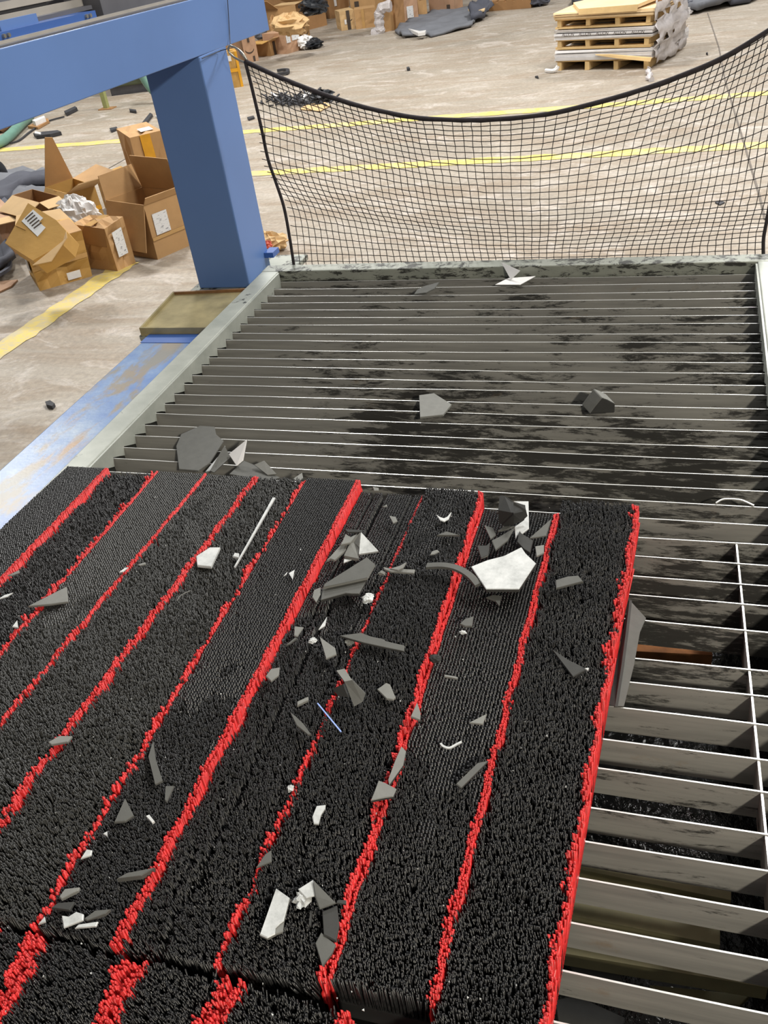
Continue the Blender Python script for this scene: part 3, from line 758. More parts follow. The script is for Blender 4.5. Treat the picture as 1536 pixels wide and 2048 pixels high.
scrap(S, 'tiny white triangle at the right of a red edge, lower left', OFF, [(206, 1667), (214, 1662), (214, 1672)], top='film', t=.004)
scrap(S, 'white leaf-shaped chip touching the red edge, lower left', OFF, [(161, 1717), (173, 1698), (184, 1700), (182, 1710)], top='film', t=.004)
scrap(S, 'long flat grey blade pointing at a red edge, lower left', OFF, [(233, 1757), (252, 1746), (310, 1735), (282, 1751)], top='foam', t=.012)
scrap(S, 'grey slab at the top of the lower left heap of scraps', OFF, [(118, 1793), (129, 1777), (159, 1774), (156, 1781), (122, 1798)], PAD_Z + .012, .007, 'foam_light')
scrap(S, 'dark slab half buried under the lower left heap', OFF, [(102, 1815), (115, 1805), (149, 1803), (139, 1820)], top='foam_dark', t=.006)
scrap(S, 'torn white sheet in the lower left heap', OFF, [(123, 1831), (136, 1833), (152, 1823), (167, 1828), (166, 1840), (127, 1855)], PAD_Z + .012, .004, 'film', 'film')
scrap(S, 'narrow white sliver below the torn white sheet', OFF, [(149, 1856), (156, 1849), (196, 1843), (192, 1852)], PAD_Z + .013, .004, 'film', 'film')
scrap(S, 'grey blade at the right of the torn white sheet', OFF, [(168, 1837), (190, 1820), (220, 1818), (210, 1827), (173, 1841)], PAD_Z + .010, .008, 'foam')
scrap(S, 'tiny white chip on the red edge left of the lower left heap', OFF, [(76, 1848), (89, 1833), (91, 1843)], top='film', t=.004)
# --- heap in the middle
HZ = PAD_Z - .008
scrap(S, 'dark narrow strip on top of the heap of grey offcuts', OFF, [(689, 1058), (725, 1060), (724, 1064), (695, 1064)], HZ + .030, .005, 'foam_dark')
scrap(S, 'crooked grey offcut at the upper left of the heap', OFF, [(691, 1067), (702, 1074), (717, 1066), (700, 1085), (681, 1089), (685, 1081)], HZ + .026, .006, 'foam_light')
folded(S, 'folded grey offcut in the middle of the heap', OFF, [[(700, 1085, .0), (720, 1065, .012), (718, 1094, .004), (708, 1085, 0)], [(700, 1086, 0), (708, 1085, 0), (718, 1094, .002), (717, 1117, -.004), (688, 1111, -.006)]], HZ + .022, .006, ['foam_light', 'foam_light'])
folded(S, 'white film-faced triangle at the right of the heap', OFF, [[(722, 1064, .014), (757, 1102, .0), (751, 1103, 0), (718, 1108, .002)]], HZ + .020, .004, ['film'])
scrap(S, 'grey blade pointing down at the lower left of the heap', OFF, [(653, 1121), (681, 1090), (695, 1088), (691, 1100), (669, 1120), (660, 1117)], HZ + .016, .006, 'foam_light')
scrap(S, 'small pale flap below the heap', OFF, [(688, 1117), (703, 1119), (687, 1125)], HZ + .012, .003, 'film')
scrap(S, 'large grey shard, upper layer, with a white edge, below the heap', OFF, [(648, 1168), (734, 1114), (750, 1128), (735, 1155), (690, 1165), (646, 1174)], HZ + .026, .007, 'foam', 'foam_light')
scrap(S, 'large grey shard, lower layer, sticking out under the upper one', OFF, [(645, 1174), (690, 1166), (734, 1158), (718, 1187), (703, 1187), (690, 1186), (641, 1200)], HZ + .018, .008, 'foam', 'foam_dark')
scrap(S, 'rumpled grey end piece at the left of the large grey shard', OFF, [(628, 1179), (641, 1174), (641, 1188), (632, 1205), (624, 1194)], HZ + .016, .008, 'foam_light', 'foam_dark')
scrap(S, 'grey horizontal strip lying across a red edge right of the heap', OFF, [(766, 1134), (783, 1137), (830, 1139), (828, 1146), (781, 1143), (768, 1138)], HZ + .018, .005, 'foam_light')
scrap(S, 'grey pointed blade resting on the horizontal strip', OFF, [(780, 1137), (800, 1131), (813, 1124), (806, 1135), (796, 1140)], HZ + .026, .005, 'foam_light')
wad('film_scrap', 'small white-rimmed dark curl left of the horizontal strip', OFF, 765, 1149, .006, .005, .004, 'foam_light', HZ + .01, 'crumpled film scraps', 4)
wad('film_scrap', 'crumpled white film scrap below the large grey shard', OFF, 736, 1200, .009, .011, .005, 'film', HZ + .008, 'crumpled film scraps', 5)
wad('film_scrap', 'crumpled white scrap left of the long dark strip', OFF, 626, 1284, .006, .006, .004, 'film', PAD_Z, 'crumpled film scraps', 6)
wad('film_scrap', 'crumpled grey scrap under the long grey strip', OFF, 699, 1287, .007, .007, .005, 'foam_light', PAD_Z, 'crumpled film scraps', 8)
scrap(S, 'small arrow-shaped chip on the grooved far end of the low pad', OFF, [(778, 1031), (791, 1033), (795, 1042), (786, 1046)], HZ + .012, .004, 'foam_light')
scrap(S, 'small dark chip at the far end of the low pad', OFF, [(745, 973), (757, 975), (757, 981), (748, 981)], HZ + .004, .004, 'foam_light')
scrap(S, 'tiny dark chip above the arrow-shaped chip', OFF, [(765, 1013), (774, 1009), (774, 1013)], HZ + .006, .003, 'foam_light')
scrap(S, 'narrow white spike below the large grey shard', OFF, [(637, 1259), (654, 1233), (650, 1251)], PAD_Z + .008, .003, 'film', 'film')
scrap(S, 'long grey strip with a saw-edged side in the middle of the pads', OFF, [(679, 1271), (721, 1265), (740, 1272), (768, 1278), (772, 1282), (809, 1291), (808, 1302), (773, 1295), (727, 1285)], PAD_Z + .012, .006, 'foam', 'foam_dark')
scrap(S, 'grey pointed offcut left of the long saw-edged strip', OFF, [(639, 1273), (670, 1295), (673, 1308), (652, 1317)], PAD_Z + .010, .005, 'foam_light')
scrap(S, 'small bent chip at the tall red side, upper of two', OFF, [(589, 1252), (607, 1254), (594, 1273), (588, 1271)], PAD_Z + .006, .004, 'foam_light')
scrap(S, 'small bent chip at the tall red side, lower of two', OFF, [(572, 1290), (590, 1275), (595, 1276), (580, 1287)], PAD_Z + .006, .004, 'foam')
scrap(S, 'white splinter on the pad with the tall red side', OFF, [(577, 1146), (589, 1139), (585, 1159)], PAD_Z + .008, .003, 'film', 'film')
scrap(S, 'thin white sliver beside the white splinter', OFF, [(567, 1152), (575, 1143), (573, 1148)], PAD_Z + .008, .002, 'film', 'film')
# --- heap at the right
RZ2 = PAD_Z - .010
scrap(S, 'white L-shaped offcut behind the black hood-shaped scrap', OFF, [(1027, 1002), (1057, 1002), (1058, 1056), (1043, 1068), (1039, 1062), (1031, 1078), (1029, 1054), (1050, 1040), (1051, 1010)], RZ2 + .010, .004, 'film', 'film')
folded('foam_hood', 'black hood-shaped curled scrap at the far right heap', OFF,
       [[(1003, 1048, .006), (1001, 1020, .03), (1004, 991, .040), (1014, 993, .040), (1027, 1004, .036), (1027, 1025, .036)], [(1027, 1004, .036), (1050, 1010, .026), (1052, 1020, .022), (1055, 1032, .012), (1046, 1040, .006), (1027, 1047, .004), (1027, 1025, .034)],
        [(1003, 1048, .006), (1027, 1025, .036), (1027, 1047, .004)], [(992, 1026, .010), (1002, 1013, .02), (1001, 1024, .018)]], RZ2 + .012, .004, ['foam_black', 'foam_black', 'foam_black', 'foam'])
scrap(S, 'grey triangular flap below left of the black hood', OFF, [(968, 1050), (986, 1055), (992, 1069), (981, 1078)], RZ2 + .012, .005, 'foam')
scrap(S, 'thin grey blade below the black hood', OFF, [(996, 1062), (1006, 1052), (1030, 1052), (1012, 1059)], RZ2 + .016, .004, 'foam')
scrap(S, 'grey kite-shaped offcut above the large white piece', OFF, [(983, 1081), (1000, 1072), (1029, 1055), (1015, 1080), (991, 1100)], RZ2 + .016, .005, 'foam')
scrap(S, 'black ribbed offcut between the white L and the large white piece', OFF, [(1038, 1063), (1066, 1080), (1060, 1105), (1048, 1098), (1034, 1083)], RZ2 + .016, .008, 'foam_dark', 'foam_black')
scrap(S, 'grey pointed triangle leaning on the red edge at the right heap', OFF, [(1059, 1076), (1103, 1037), (1092, 1071), (1075, 1074)], RZ2 + .018, .004, 'foam')
scrap(S, 'small light grey square chip on the red edge right of the large white piece', OFF, [(1070, 1092), (1088, 1089), (1088, 1105), (1073, 1112)], RZ2 + .020, .005, 'foam_light')
scrap(S, 'dark curled flap left of the grey kite', OFF, [(954, 1091), (974, 1090), (980, 1084), (976, 1110), (962, 1116)], RZ2 + .012, .005, 'foam_dark', 'foam_light')
scrap('foam_offcut', 'large white five-sided offcut, biggest white piece on the pads', OFF, [(942, 1133), (974, 1120), (1008, 1111), (1043, 1094), (1051, 1106), (1072, 1126), (1038, 1178), (972, 1178)], RZ2 + .030, .010, 'film', 'foam_dark')
strip('foam_strip', 'dark curved strip running into the large white piece', 'foam strip', [(853, 1130), (885, 1129, .004), (915, 1135, .006), (940, 1150, .004), (956, 1168)], .011, .005, 'foam', RZ2 + .026)
scrap(S, 'dark chip just below the large white piece', OFF, [(972, 1194), (986, 1189), (1003, 1191), (998, 1211), (990, 1201)], RZ2 + .012, .005, 'foam')
scrap(S, 'white crescent on the pad right of the low grooved pad', OFF, [(872, 1029), (879, 1034), (888, 1037), (896, 1033), (903, 1024), (897, 1038), (888, 1043), (880, 1040)], PAD_Z + .008, .003, 'film', 'film')
scrap(S, 'flat dark triangle below the white crescent', OFF, [(873, 1070), (893, 1062), (919, 1070)], PAD_Z + .008, .005, 'foam')
scrap(S, 'small grey leaf below the flat dark triangle', OFF, [(860, 1109), (864, 1102), (874, 1099), (879, 1103), (868, 1108)], PAD_Z + .008, .003, 'foam_light')
scrap(S, 'grey trapezoid alone on the rightmost pad', OFF, [(1111, 1160), (1135, 1152), (1157, 1151), (1166, 1162), (1112, 1176)], PAD_Z + .010, .006, 'foam')
scrap(S, 'dark sunken triangle low on the rightmost pad', OFF, [(1104, 1298), (1135, 1318), (1174, 1338), (1146, 1353)], PAD_Z + .004, .005, 'foam_dark')
scrap(S, 'tiny white chip at the tip of the dark sunken triangle', OFF, [(1169, 1336), (1178, 1335), (1176, 1341)], PAD_Z + .010, .004, 'film')
scrap(S, 'grey chip with a white curl below the large white piece', OFF, [(919, 1247), (930, 1237), (947, 1232), (944, 1252), (930, 1252)], PAD_Z + .008, .005, 'foam')
wad('film_scrap', 'small white curl under the grey chip on the ribbed pad', OFF, 926, 1267, .005, .004, .003, 'film', PAD_Z, 'crumpled film scraps', 9)
# --- centre and lower
scrap(S, 'grey leaf on the tall red side, left of centre', OFF, [(531, 1352), (542, 1337), (559, 1334), (557, 1350), (542, 1362)], PAD_Z + .012, .005, 'foam_light')
folded(S, 'folded grey offcut standing upright in the centre of the pads', OFF, [[(673, 1341, .03), (689, 1337, .03), (704, 1360, .030), (689, 1363, .030)], [(689, 1363, .030), (704, 1360, .030), (731, 1388, .006), (725, 1404, .0), (708, 1413, .0)], [(664, 1378, .004), (686, 1368, .016), (696, 1395, .004), (676, 1391, .0)]], PAD_Z + .006, .004, ['foam_light', 'foam', 'foam_dark'])
scrap(S, 'grey fan-shaped offcut right of the upright folded one', OFF, [(754, 1378), (772, 1365), (780, 1368), (791, 1394), (786, 1399), (773, 1397)], PAD_Z + .010, .005, 'foam_light')
scrap(S, 'small pale rectangle left of the upright folded offcut', OFF, [(594, 1403), (616, 1393), (616, 1400), (594, 1411)], PAD_Z + .010, .006, 'foam_light')
scrap(S, 'slanting narrow grey blade left of the pale blue wire', OFF, [(580, 1424), (590, 1431), (606, 1446), (622, 1468), (616, 1469), (593, 1451)], PAD_Z + .008, .005, 'foam')
strip('loose_wire', 'thin pale blue straight wire crossing a red edge', 'wire', [(635, 1406), (658, 1434), (682, 1463)], .0018, .0015, 'blue_wire', PAD_Z + .014)
scrap(S, 'grey triangle touching the red edge right of centre', OFF, [(834, 1404), (841, 1425), (840, 1440), (821, 1433)], PAD_Z + .012, .005, 'foam_light')
scrap(S, 'light grey triangle left of the red edge, right of centre', OFF, [(938, 1445), (974, 1427), (965, 1448)], PAD_Z + .010, .004, 'foam_light')
strip('film_curl', 'white wavy thread on the ribbed pad right of centre', 'film thread', [(881, 1486), (887, 1492), (899, 1495), (913, 1488), (923, 1483)], .0028, .002, 'film', PAD_Z + .008)
strip('foam_strip', 'short pale bar above the white wavy thread', 'foam strip', [(889, 1351), (902, 1353), (915, 1356)], .003, .003, 'foam_light', PAD_Z + .008)
scrap(S, 'flat grey bar lying across a red edge at the right', OFF, [(912, 1568), (956, 1525), (977, 1521), (922, 1576)], PAD_Z + .012, .005, 'foam', 'foam_dark')
scrap(S, 'rough grey stick lying along a red edge', OFF, [(803, 1492), (812, 1502), (806, 1530), (778, 1570), (776, 1560), (790, 1520)], PAD_Z + .012, .007, 'foam_light', 'foam_dark')
scrap(S, 'crooked grey offcut on the red edge below the rough stick', OFF, [(757, 1560), (770, 1565), (793, 1577), (786, 1593), (770, 1595), (741, 1601), (747, 1586)], PAD_Z + .016, .007, 'foam_light', 'foam_dark')
scrap(S, 'off-white bean-shaped chip below centre', OFF, [(624, 1633), (633, 1611), (651, 1609), (650, 1617), (642, 1629), (637, 1648), (627, 1647)], PAD_Z + .008, .005, 'film', 'foam_light')
wad('film_scrap', 'black ring-shaped curl with a white spot on a red edge', OFF, 870, 1322, .009, .007, .006, 'foam_black', PAD_Z, 'crumpled film scraps', 10)
wad('film_scrap', 'small white scrap on a red edge in the lower middle', OFF, 582, 1580, .004, .005, .004, 'film', PAD_Z + .003, 'crumpled film scraps', 11)
scrap(S, 'small grey leaf on a red edge in the lower middle', OFF, [(512, 1735), (530, 1708), (542, 1700), (543, 1723)], PAD_Z + .010, .004, 'foam')
scrap(S, 'long white slab with a broken corner, lower middle', OFF, [(552, 1776), (579, 1795), (567, 1842), (560, 1847), (551, 1856), (550, 1868), (534, 1876), (519, 1869)], PAD_Z + .014, .007, 'film', 'foam_light')
scrap(S, 'grey broken corner piece under the long white slab', OFF, [(568, 1838), (565, 1863), (549, 1869), (551, 1852)], PAD_Z + .012, .005, 'foam_light')
scrap(S, 'white flap at the top of the lower middle heap', OFF, [(596, 1778), (626, 1759), (633, 1790), (612, 1796)], PAD_Z + .016, .003, 'film', 'film')
wad('film_scrap', 'crumpled white film beside the white flap, lower middle heap', OFF, 607, 1803, .010, .011, .007, 'film', PAD_Z + .004, 'crumpled film scraps', 14)
scrap(S, 'grey triangular sheet at the top of the lower middle heap', OFF, [(626, 1759, .006), (672, 1806), (639, 1818), (630, 1793, .004)], PAD_Z + .014, .004, 'foam')
scrap(S, 'dark grey slab against the red edge, lower middle heap', OFF, [(644, 1822), (674, 1810), (678, 1850), (672, 1882), (647, 1870)], PAD_Z + .010, .006, 'foam_dark')
scrap(S, 'dark pointed offcut at the bottom of the lower middle heap', OFF, [(630, 1886), (642, 1864), (671, 1888), (664, 1905), (644, 1932)], PAD_Z + .008, .006, 'foam')
scrap(S, 'thin dark sliver left of the dark grey slab, lower middle', OFF, [(617, 1851), (620, 1820), (624, 1820), (622, 1853)], PAD_Z + .006, .004, 'foam_dark')
scrap(S, 'small dark tab touching the red edge, lower middle heap', OFF, [(672, 1806), (676, 1799), (692, 1800), (692, 1808)], PAD_Z + .012, .003, 'foam_dark')
# crumbs of film: too many and too small to count
mb = MB()
for k in range(190):
    u, v = rnd.uniform(10, 1180), rnd.uniform(960, 2030)
    p = P(u, v, PAD_Z + .002)
    if p.y > 1.30 or p.x > bx(10, p.y) - .02 or p.x < bx(0, p.y) + .02 or p.y < .2: continue
    s_ = rnd.choice((.0005, .0006, .0008, .0012)) ; a_ = rnd.uniform(0, 3)
    q = [Vector((math.cos(a_ + k2 * 2.1) * s_ * rnd.uniform(.5, 1.6), math.sin(a_ + k2 * 2.1) * s_ * rnd.uniform(.5, 1.6), rnd.uniform(-.001, .001))) for k2 in range(3)]
    mb.prism([p + w_ for w_ in q], (0, 0, -.0012))
o = mb.build('film_crumbs', M['film']); tag(o, 'tiny white crumbs sprinkled over the bristle pads', 'crumbs', kind='stuff')
# scraps that fell into the tank
for px, lab, mt, zz in (([(1140, 1925), (1165, 1920), (1240, 1945), (1248, 1965), (1150, 1945)], 'grey sheet fallen below the front slats beside the right pad', 'foam', .62),
                        ([(1110, 2000), (1150, 1990), (1250, 2035), (1240, 2075), (1120, 2070)], 'dark sheet under the nearest slat at the bottom edge', 'foam_dark', .6),
                        ([(1300, 1970), (1500, 1990), (1480, 2010), (1330, 1995)], 'faint olive sheet under the front slats at the right', 'under', .6)):
    scrap('fallen_sheet', lab, 'foam sheet', px, zz, .01, mt, group='sheets fallen through the slats')
#BACKGROUND#
# ------------------------------------------------------------------ cardboard boxes
BG = 'cardboard boxes piled beside the blue column'; FG = 'cardboard boxes heaped at the far side of the hall'
def uv_quad(name, pts, mat, parent):
    o = mesh_obj(name, pts, [(0, 1, 2, 3)], mat, parent)
    uv = o.data.uv_layers.new(name='UVMap')
    for l, c in zip(uv.data, ((0, 0), (1, 0), (1, 1), (0, 1))): l.uv = c
    return o
def thin(name, pts, mat, parent, t=0.0015):
    """flat patch on a face with UVs and a little thickness"""
    pts = [Vector(p) for p in pts]; n = (pts[1] - pts[0]).cross(pts[3] - pts[0]).normalized() * t
    v = [p + n for p in pts] + pts
    o = mesh_obj(name, v, [(0, 1, 2, 3), (4, 5, 1, 0), (5, 6, 2, 1), (6, 7, 3, 2), (7, 4, 0, 3)], mat, parent)
    uv = o.data.uv_layers.new(name='UVMap'); cs = [(0, 0), (1, 0), (1, 1), (0, 1)]
    for l in o.data.loops: uv.data[l.index].uv = cs[l.vertex_index % 4]
    return o
def carton(label, near, right=None, lw=.35, h=None, top=None, rw=None, rz=None, mat='kraft', flaps=(), is_open=False, tape=None, labels=(), marks=(), group=BG, z=0.0, tilt=(0, 0), jit=.006, wrap=False):
    """near: pixel of the near bottom corner on the plane z; right: pixel of the right bottom corner (or rw/rz metres/radians);
    lw: depth of the left-hand face; top: pixel row of the near top corner (or h)"""
    a = P(near[0], near[1], z)
    if right is not None:
        b = P(right[0], right[1], z); e = b - a; rw = e.length; rz = math.atan2(e.y, e.x)
    if h is None: h = height_at(a, top) - z
    root = tag(empty('cardboard_box', a, (tilt[0], tilt[1], rz)), label, 'cardboard box', group)
    t = .006; mb = MB()
    r = random.Random(int(near[0] * 31 + near[1]))
    j = lambda: r.uniform(-jit, jit)
    c8 = [Vector((x + j(), y + j(), (zz + (j() if zz else 0)))) for zz in (0, h) for x, y in ((0, 0), (rw, 0), (rw, lw), (0, lw))]
    # four walls as slabs, a bottom and, when shut, a top
    inn = [c + (Vector((rw / 2, lw / 2, c.z)) - c).normalized() * t * 1.4 for c in c8]
    if is_open:
        V = c8 + inn; F_ = [(0, 3, 2, 1)]
        for i in range(4):
            k = (i + 1) % 4
            F_ += [(i, k, 4 + k, 4 + i), (8 + k, 8 + i, 12 + i, 12 + k), (4 + i, 4 + k, 12 + k, 12 + i)]
        F_ += [(8, 9, 10, 11)]
        body = mesh_obj('body', V, F_, M[mat], root)
    else:
        n = 5; V = []; F_ = []
        def patch(p0, p1, p2, p3):
            k0 = len(V)
            for ii in range(n + 1):
                for jj in range(n + 1):
                    u_, w_ = ii / n, jj / n
                    p = p0 * (1 - u_) * (1 - w_) + p1 * u_ * (1 - w_) + p2 * u_ * w_ + p3 * (1 - u_) * w_
                    nn_ = (p1 - p0).cross(p3 - p0).normalized()
                    if 0 < ii < n and 0 < jj < n: p = p + nn_ * r.uniform(-1, .4) * jit * 1.4
                    V.append(p)
            for ii in range(n):
                for jj in range(n):
                    q = k0 + ii * (n + 1) + jj; F_.append((q, q + n + 1, q + n + 2, q + 1))
        for i in range(4):
            k = (i + 1) % 4; patch(c8[i], c8[k], c8[4 + k], c8[4 + i])
        patch(c8[4], c8[5], c8[6], c8[7]); patch(c8[3], c8[2], c8[1], c8[0])
        body = mesh_obj('body', V, F_, M[mat], root)
    # flaps: side, opening angle in degrees (90 upright, 180 flat outward), length, taper, material
    for fl_ in flaps:
        side, ang, ln = fl_[:3]; tp = fl_[3] if len(fl_) > 3 else .02; fmn = fl_[4] if len(fl_) > 4 else mat
        p, q = c8[4 + side], c8[4 + (side + 1) % 4]
        out = Vector(((0, -1, 0), (1, 0, 0), (0, 1, 0), (-1, 0, 0))[side])
        A = math.radians(ang); dirv = out * -math.cos(A) + Vector((0, 0, 1)) * math.sin(A)
        nrm = (q - p).cross(dirv).normalized() * .005
        pp = [p, q, q.lerp(p, tp) + dirv * ln * (1 + r.uniform(-.05, .05)), p.lerp(q, tp) + dirv * ln]
        MB().prism(pp, nrm).build('flap', M[fmn], root)
    def face_pt(side, u_, w_):
        k = (side + 1) % 4
        nn_ = (c8[k] - c8[side]).cross(c8[4 + side] - c8[side]).normalized() * .003
        return c8[side] * (1 - u_) * (1 - w_) + c8[k] * u_ * (1 - w_) + c8[4 + k] * u_ * w_ + c8[4 + side] * (1 - u_) * w_ + nn_
    def top_pt(u_, w_): return c8[4] * (1 - u_) * (1 - w_) + c8[5] * u_ * (1 - w_) + c8[6] * u_ * w_ + c8[7] * (1 - u_) * w_ + Vector((0, 0, .003))
    if tape:
        tm = M[tape]
        if not is_open: thin('tape', [top_pt(0, .43), top_pt(1, .43), top_pt(1, .57), top_pt(0, .57)], tm, root)
        thin('tape', [face_pt(3, .43, .62), face_pt(3, .57, .62), face_pt(3, .57, 1), face_pt(3, .43, 1)], tm, root)
        thin('tape', [face_pt(0, .0, .44), face_pt(0, 1, .44), face_pt(0, 1, .54), face_pt(0, 0, .54)], tm, root)
    for (side, u0, v0, u1, v1, kind) in labels:
        pt = top_pt if side == 'top' else (lambda a_, b_, s_=side: face_pt(s_, a_, b_))
        thin('shipping_label' if kind == 'label' else 'tape' if kind.startswith('tape') else 'print', [pt(u0, v0), pt(u1, v0), pt(u1, v1), pt(u0, v1)], M[kind], root, .0025)
    for (side, u0, v0, s_) in marks:      # printed upturned arc
        pts = []
        for k in range(9):
            a_ = math.pi * (0.12 + 0.76 * k / 8)
            pts.append((u0 + s_ * math.cos(a_), v0 - s_ * .5 * math.sin(a_) + s_ * .3))
        for q0, q1 in zip(pts, pts[1:]):
            thin('print', [face_pt(side, q0[0], q0[1] - .02), face_pt(side, q1[0], q1[1] - .02), face_pt(side, q1[0], q1[1] + .02), face_pt(side, q0[0], q0[1] + .02)], M['ink'], root)
    return root
# --- near heap
carton('large open box with white label right beside the column', (318, 519), (391, 486), lw=.42, top=412, is_open=True, mat='kraft',
       flaps=((3, 255, .30, .01), (1, 78, .22, .05), (2, 100, .16, .05), (0, 118, .05, .02)), labels=((0, .12, .42, .48, .80, 'label'), (0, .0, .34, 1, .40, 'tape')))
carton('small slumped box with a label on its end, before the large open box', (231, 544), (269, 526), lw=.34, h=.29, mat='kraft', jit=.02,
       labels=((0, .25, .28, .75, .84, 'label'), ('top', 0, .4, 1, .6, 'tape')), flaps=((3, 268, .12, .1, 'kraft_dark'),))
carton('crumpled tape-covered box at the front left of the heap, on the yellow line', (78, 582), (188, 552), lw=.40, h=.30, mat='kraft_gold', jit=.022, tape='tape',
       labels=((3, .1, .2, .5, .8, 'label'), (0, .55, .06, .80, .22, 'white')), flaps=((0, 12, .2, .1, 'kraft'), (2, 150, .1, .1, 'kraft_pale')))
tb_c = P(70, 462, .44); tb_n = Vector((.12, -.66, .74)).normalized()
def on_face(u, v, lift=0.0):
    d = ray(u, v); return CAM + d * ((tb_c + tb_n * lift - CAM).dot(tb_n) / d.dot(tb_n))
qf = [on_face(*q) for q in ((66, 521), (124, 488), (132, 462), (112, 440), (56, 406), (10, 486))]
tb = tag(empty('cardboard_box', (tb_c.x, tb_c.y, .30)), 'tilted box with a white address label lying on the crumpled box', 'cardboard box', BG)
to = -Vector(tb.location)
MB().prism([p + to for p in qf], -tb_n * .16 + Vector((0, 0, 0))).build('body', M['kraft_gold'], tb)
for q in (((23, 441), (38, 425), (88, 458), (76, 474)), ((38, 425), (68, 418 + 2), (86, 438), (76, 447))):
    pass
MB().prism([on_face(u, v, .003) + to for u, v in ((43, 442), (66, 419), (86, 436), (78, 444), (91, 455), (75, 473))], -tb_n * .002).build('shipping_label', M['label'], tb)
for k in range(5):
    q0 = (50 + k * 4.2, 442 + k * 4.6 - 5); q1 = (q0[0] + 15, q0[1] - 13 + k * .4)
    MB().prism([on_face(u, v, .005) + to for u, v in (q0, q1, (q1[0] + 1.6, q1[1] + 1.8), (q0[0] + 1.6, q0[1] + 1.8))], -tb_n * .0015).build('print', M['ink'], tb)
MB().prism([on_face(u, v, .003) + to for u, v in ((32, 449), (52, 459), (51, 460), (31, 451))], -tb_n * .002).build('tape', M['tape'], tb)
MB().prism([on_face(124, 488, .0) + to, on_face(132, 462, 0) + to, on_face(133, 464, 0) + to + Vector((.02, -.04, -.02)), on_face(110, 505, 0) + to + Vector((0, -.06, -.03)), on_face(68, 520, 0) + to + Vector((0, -.03, -.02))], -tb_n * .006).build('flap', M['kraft_pale'], tb)
carton('box with a bent pale flap behind the tilted box', (112, 500), (150, 486), lw=.42, h=.34, mat='kraft_dark', is_open=True, flaps=((3, 205, .16, .02, 'kraft_pale'), (0, 200, .1, .05, 'kraft_pale')))
carton('flattened long box reaching the left border behind the tilted box', (18, 512), (60, 500), lw=.7, h=.26, mat='kraft_pink', flaps=((0, 190, .1, .02, 'kraft_pale'),))
carton('open box with tall raised flaps behind the white plastic bag', (160, 470), (215, 452), lw=.40, h=.30, mat='kraft_gold', is_open=True, tape='tape_yellow',
       flaps=((0, 160, .30, .0, 'kraft_pale'), (2, 75, .34, .38, 'kraft'), (1, 165, .2, .05, 'kraft'), (3, 230, .1, .05, 'kraft_gold')))
carton('low glossy tape-wrapped box at the back of the heap', (248, 440), (304, 424), lw=.5, h=.26, mat='kraft_gold', jit=.015, tape='tape', labels=((3, .2, .1, .8, .4, 'white'),))
carton('upright box with a yellow tape band half hidden by the column', (306, 440), (366, 424), lw=.4, h=.60, mat='kraft', jit=.012, labels=((0, .30, 0, .62, 1, 'tape_yellow'), ('top', .45, .2, .85, .5, 'white')))
# white plastic bag between the boxes
def lump(name, label, cat, u, v, z, rx, ry, rz, mat, group=None, seed=1, rough=.3, n=12, m=18, rot=0.0):
    r = random.Random(seed); V = []; F_ = []
    for i in range(n + 1):
        th = math.pi * i / n
        for j in range(m):
            a_ = 2 * math.pi * j / m; k = 1 + r.uniform(-rough, rough * .6)
            V.append((rx * k * math.sin(th) * math.cos(a_), ry * k * math.sin(th) * math.sin(a_), max(0.0, rz * (0.8 + math.cos(th) * k * .85))))
    for i in range(n):
        for j in range(m): F_.append((i * m + j, (i + 1) * m + j, (i + 1) * m + (j + 1) % m, i * m + (j + 1) % m))
    o = mesh_obj(name, V, F_, M[mat]); o.location = P(u, v, z); o.rotation_euler = (0, 0, rot)
    return tag(o, label, cat, group)
lump('plastic_bag', 'crinkled white plastic bag wedged between the near boxes', 'plastic bag', 172, 490, 0, .18, .13, .21, 'white', seed=3, rough=.16, n=20, m=34)
def sheet(name, label, cat, px, mat, t=.02, z=0.0, group=None, wav=.02, seed=1, cuts=5):
    """foam sheet lying on the floor: outline in pixels on plane z, subdivided and gently buckled"""
    import bmesh
    pts = [P(u, v, z) for u, v in px]; c = sum(pts, Vector()) / len(pts)
    bm = bmesh.new(); vs = [bm.verts.new(p - c) for p in pts]; bm.faces.new(vs)
    bmesh.ops.triangulate(bm, faces=bm.faces[:]); 
    for _ in range(cuts - 2): bmesh.ops.subdivide_edges(bm, edges=[e for e in bm.edges if e.calc_length() > .12], cuts=1, use_grid_fill=True)
    r = random.Random(seed); ph = [r.uniform(0, 6) for _ in range(4)]
    for v in bm.verts:
        w = math.sin(v.co.x * 7 + ph[0] + v.co.y * 3) * math.sin(v.co.y * 6 + ph[1]) * .6 + math.sin((v.co.x - v.co.y) * 11 + ph[2]) * .4
        v.co.z = t + wav * max(0, w + .35)
    me = bpy.data.meshes.new(name); bm.normal_update()
    if sum(f.normal.z for f in bm.faces) < 0: bmesh.ops.reverse_faces(bm, faces=bm.faces[:])
    bm.to_mesh(me); bm.free(); me.materials.append(M[mat])
    for p in me.polygons: p.use_smooth = True
    o = bpy.data.objects.new(name, me); COL.objects.link(o); o.location = c
    s_ = o.modifiers.new('thickness', 'SOLIDIFY'); s_.thickness = t * .8; s_.offset = -1
    return tag(o, label, cat, group)
SH = 'dark foam sheets dumped on the floor'
sheet('foam_sheet', 'broad slate grey foam sheet left of the near boxes', 'foam sheet', [(-30, 372), (30, 350), (75, 352), (121, 363), (135, 380), (118, 418), (60, 440), (-30, 450)], 'sheet', .03, 0, SH, .10, 3, 6)
sheet('foam_sheet', 'second slate sheet layered over the broad one at the left border', 'foam sheet', [(-30, 395), (20, 385), (75, 380), (120, 366), (118, 372), (60, 398), (20, 420), (-30, 430)], 'sheet_dark', .10, 0.02, SH, .08, 5, 6)
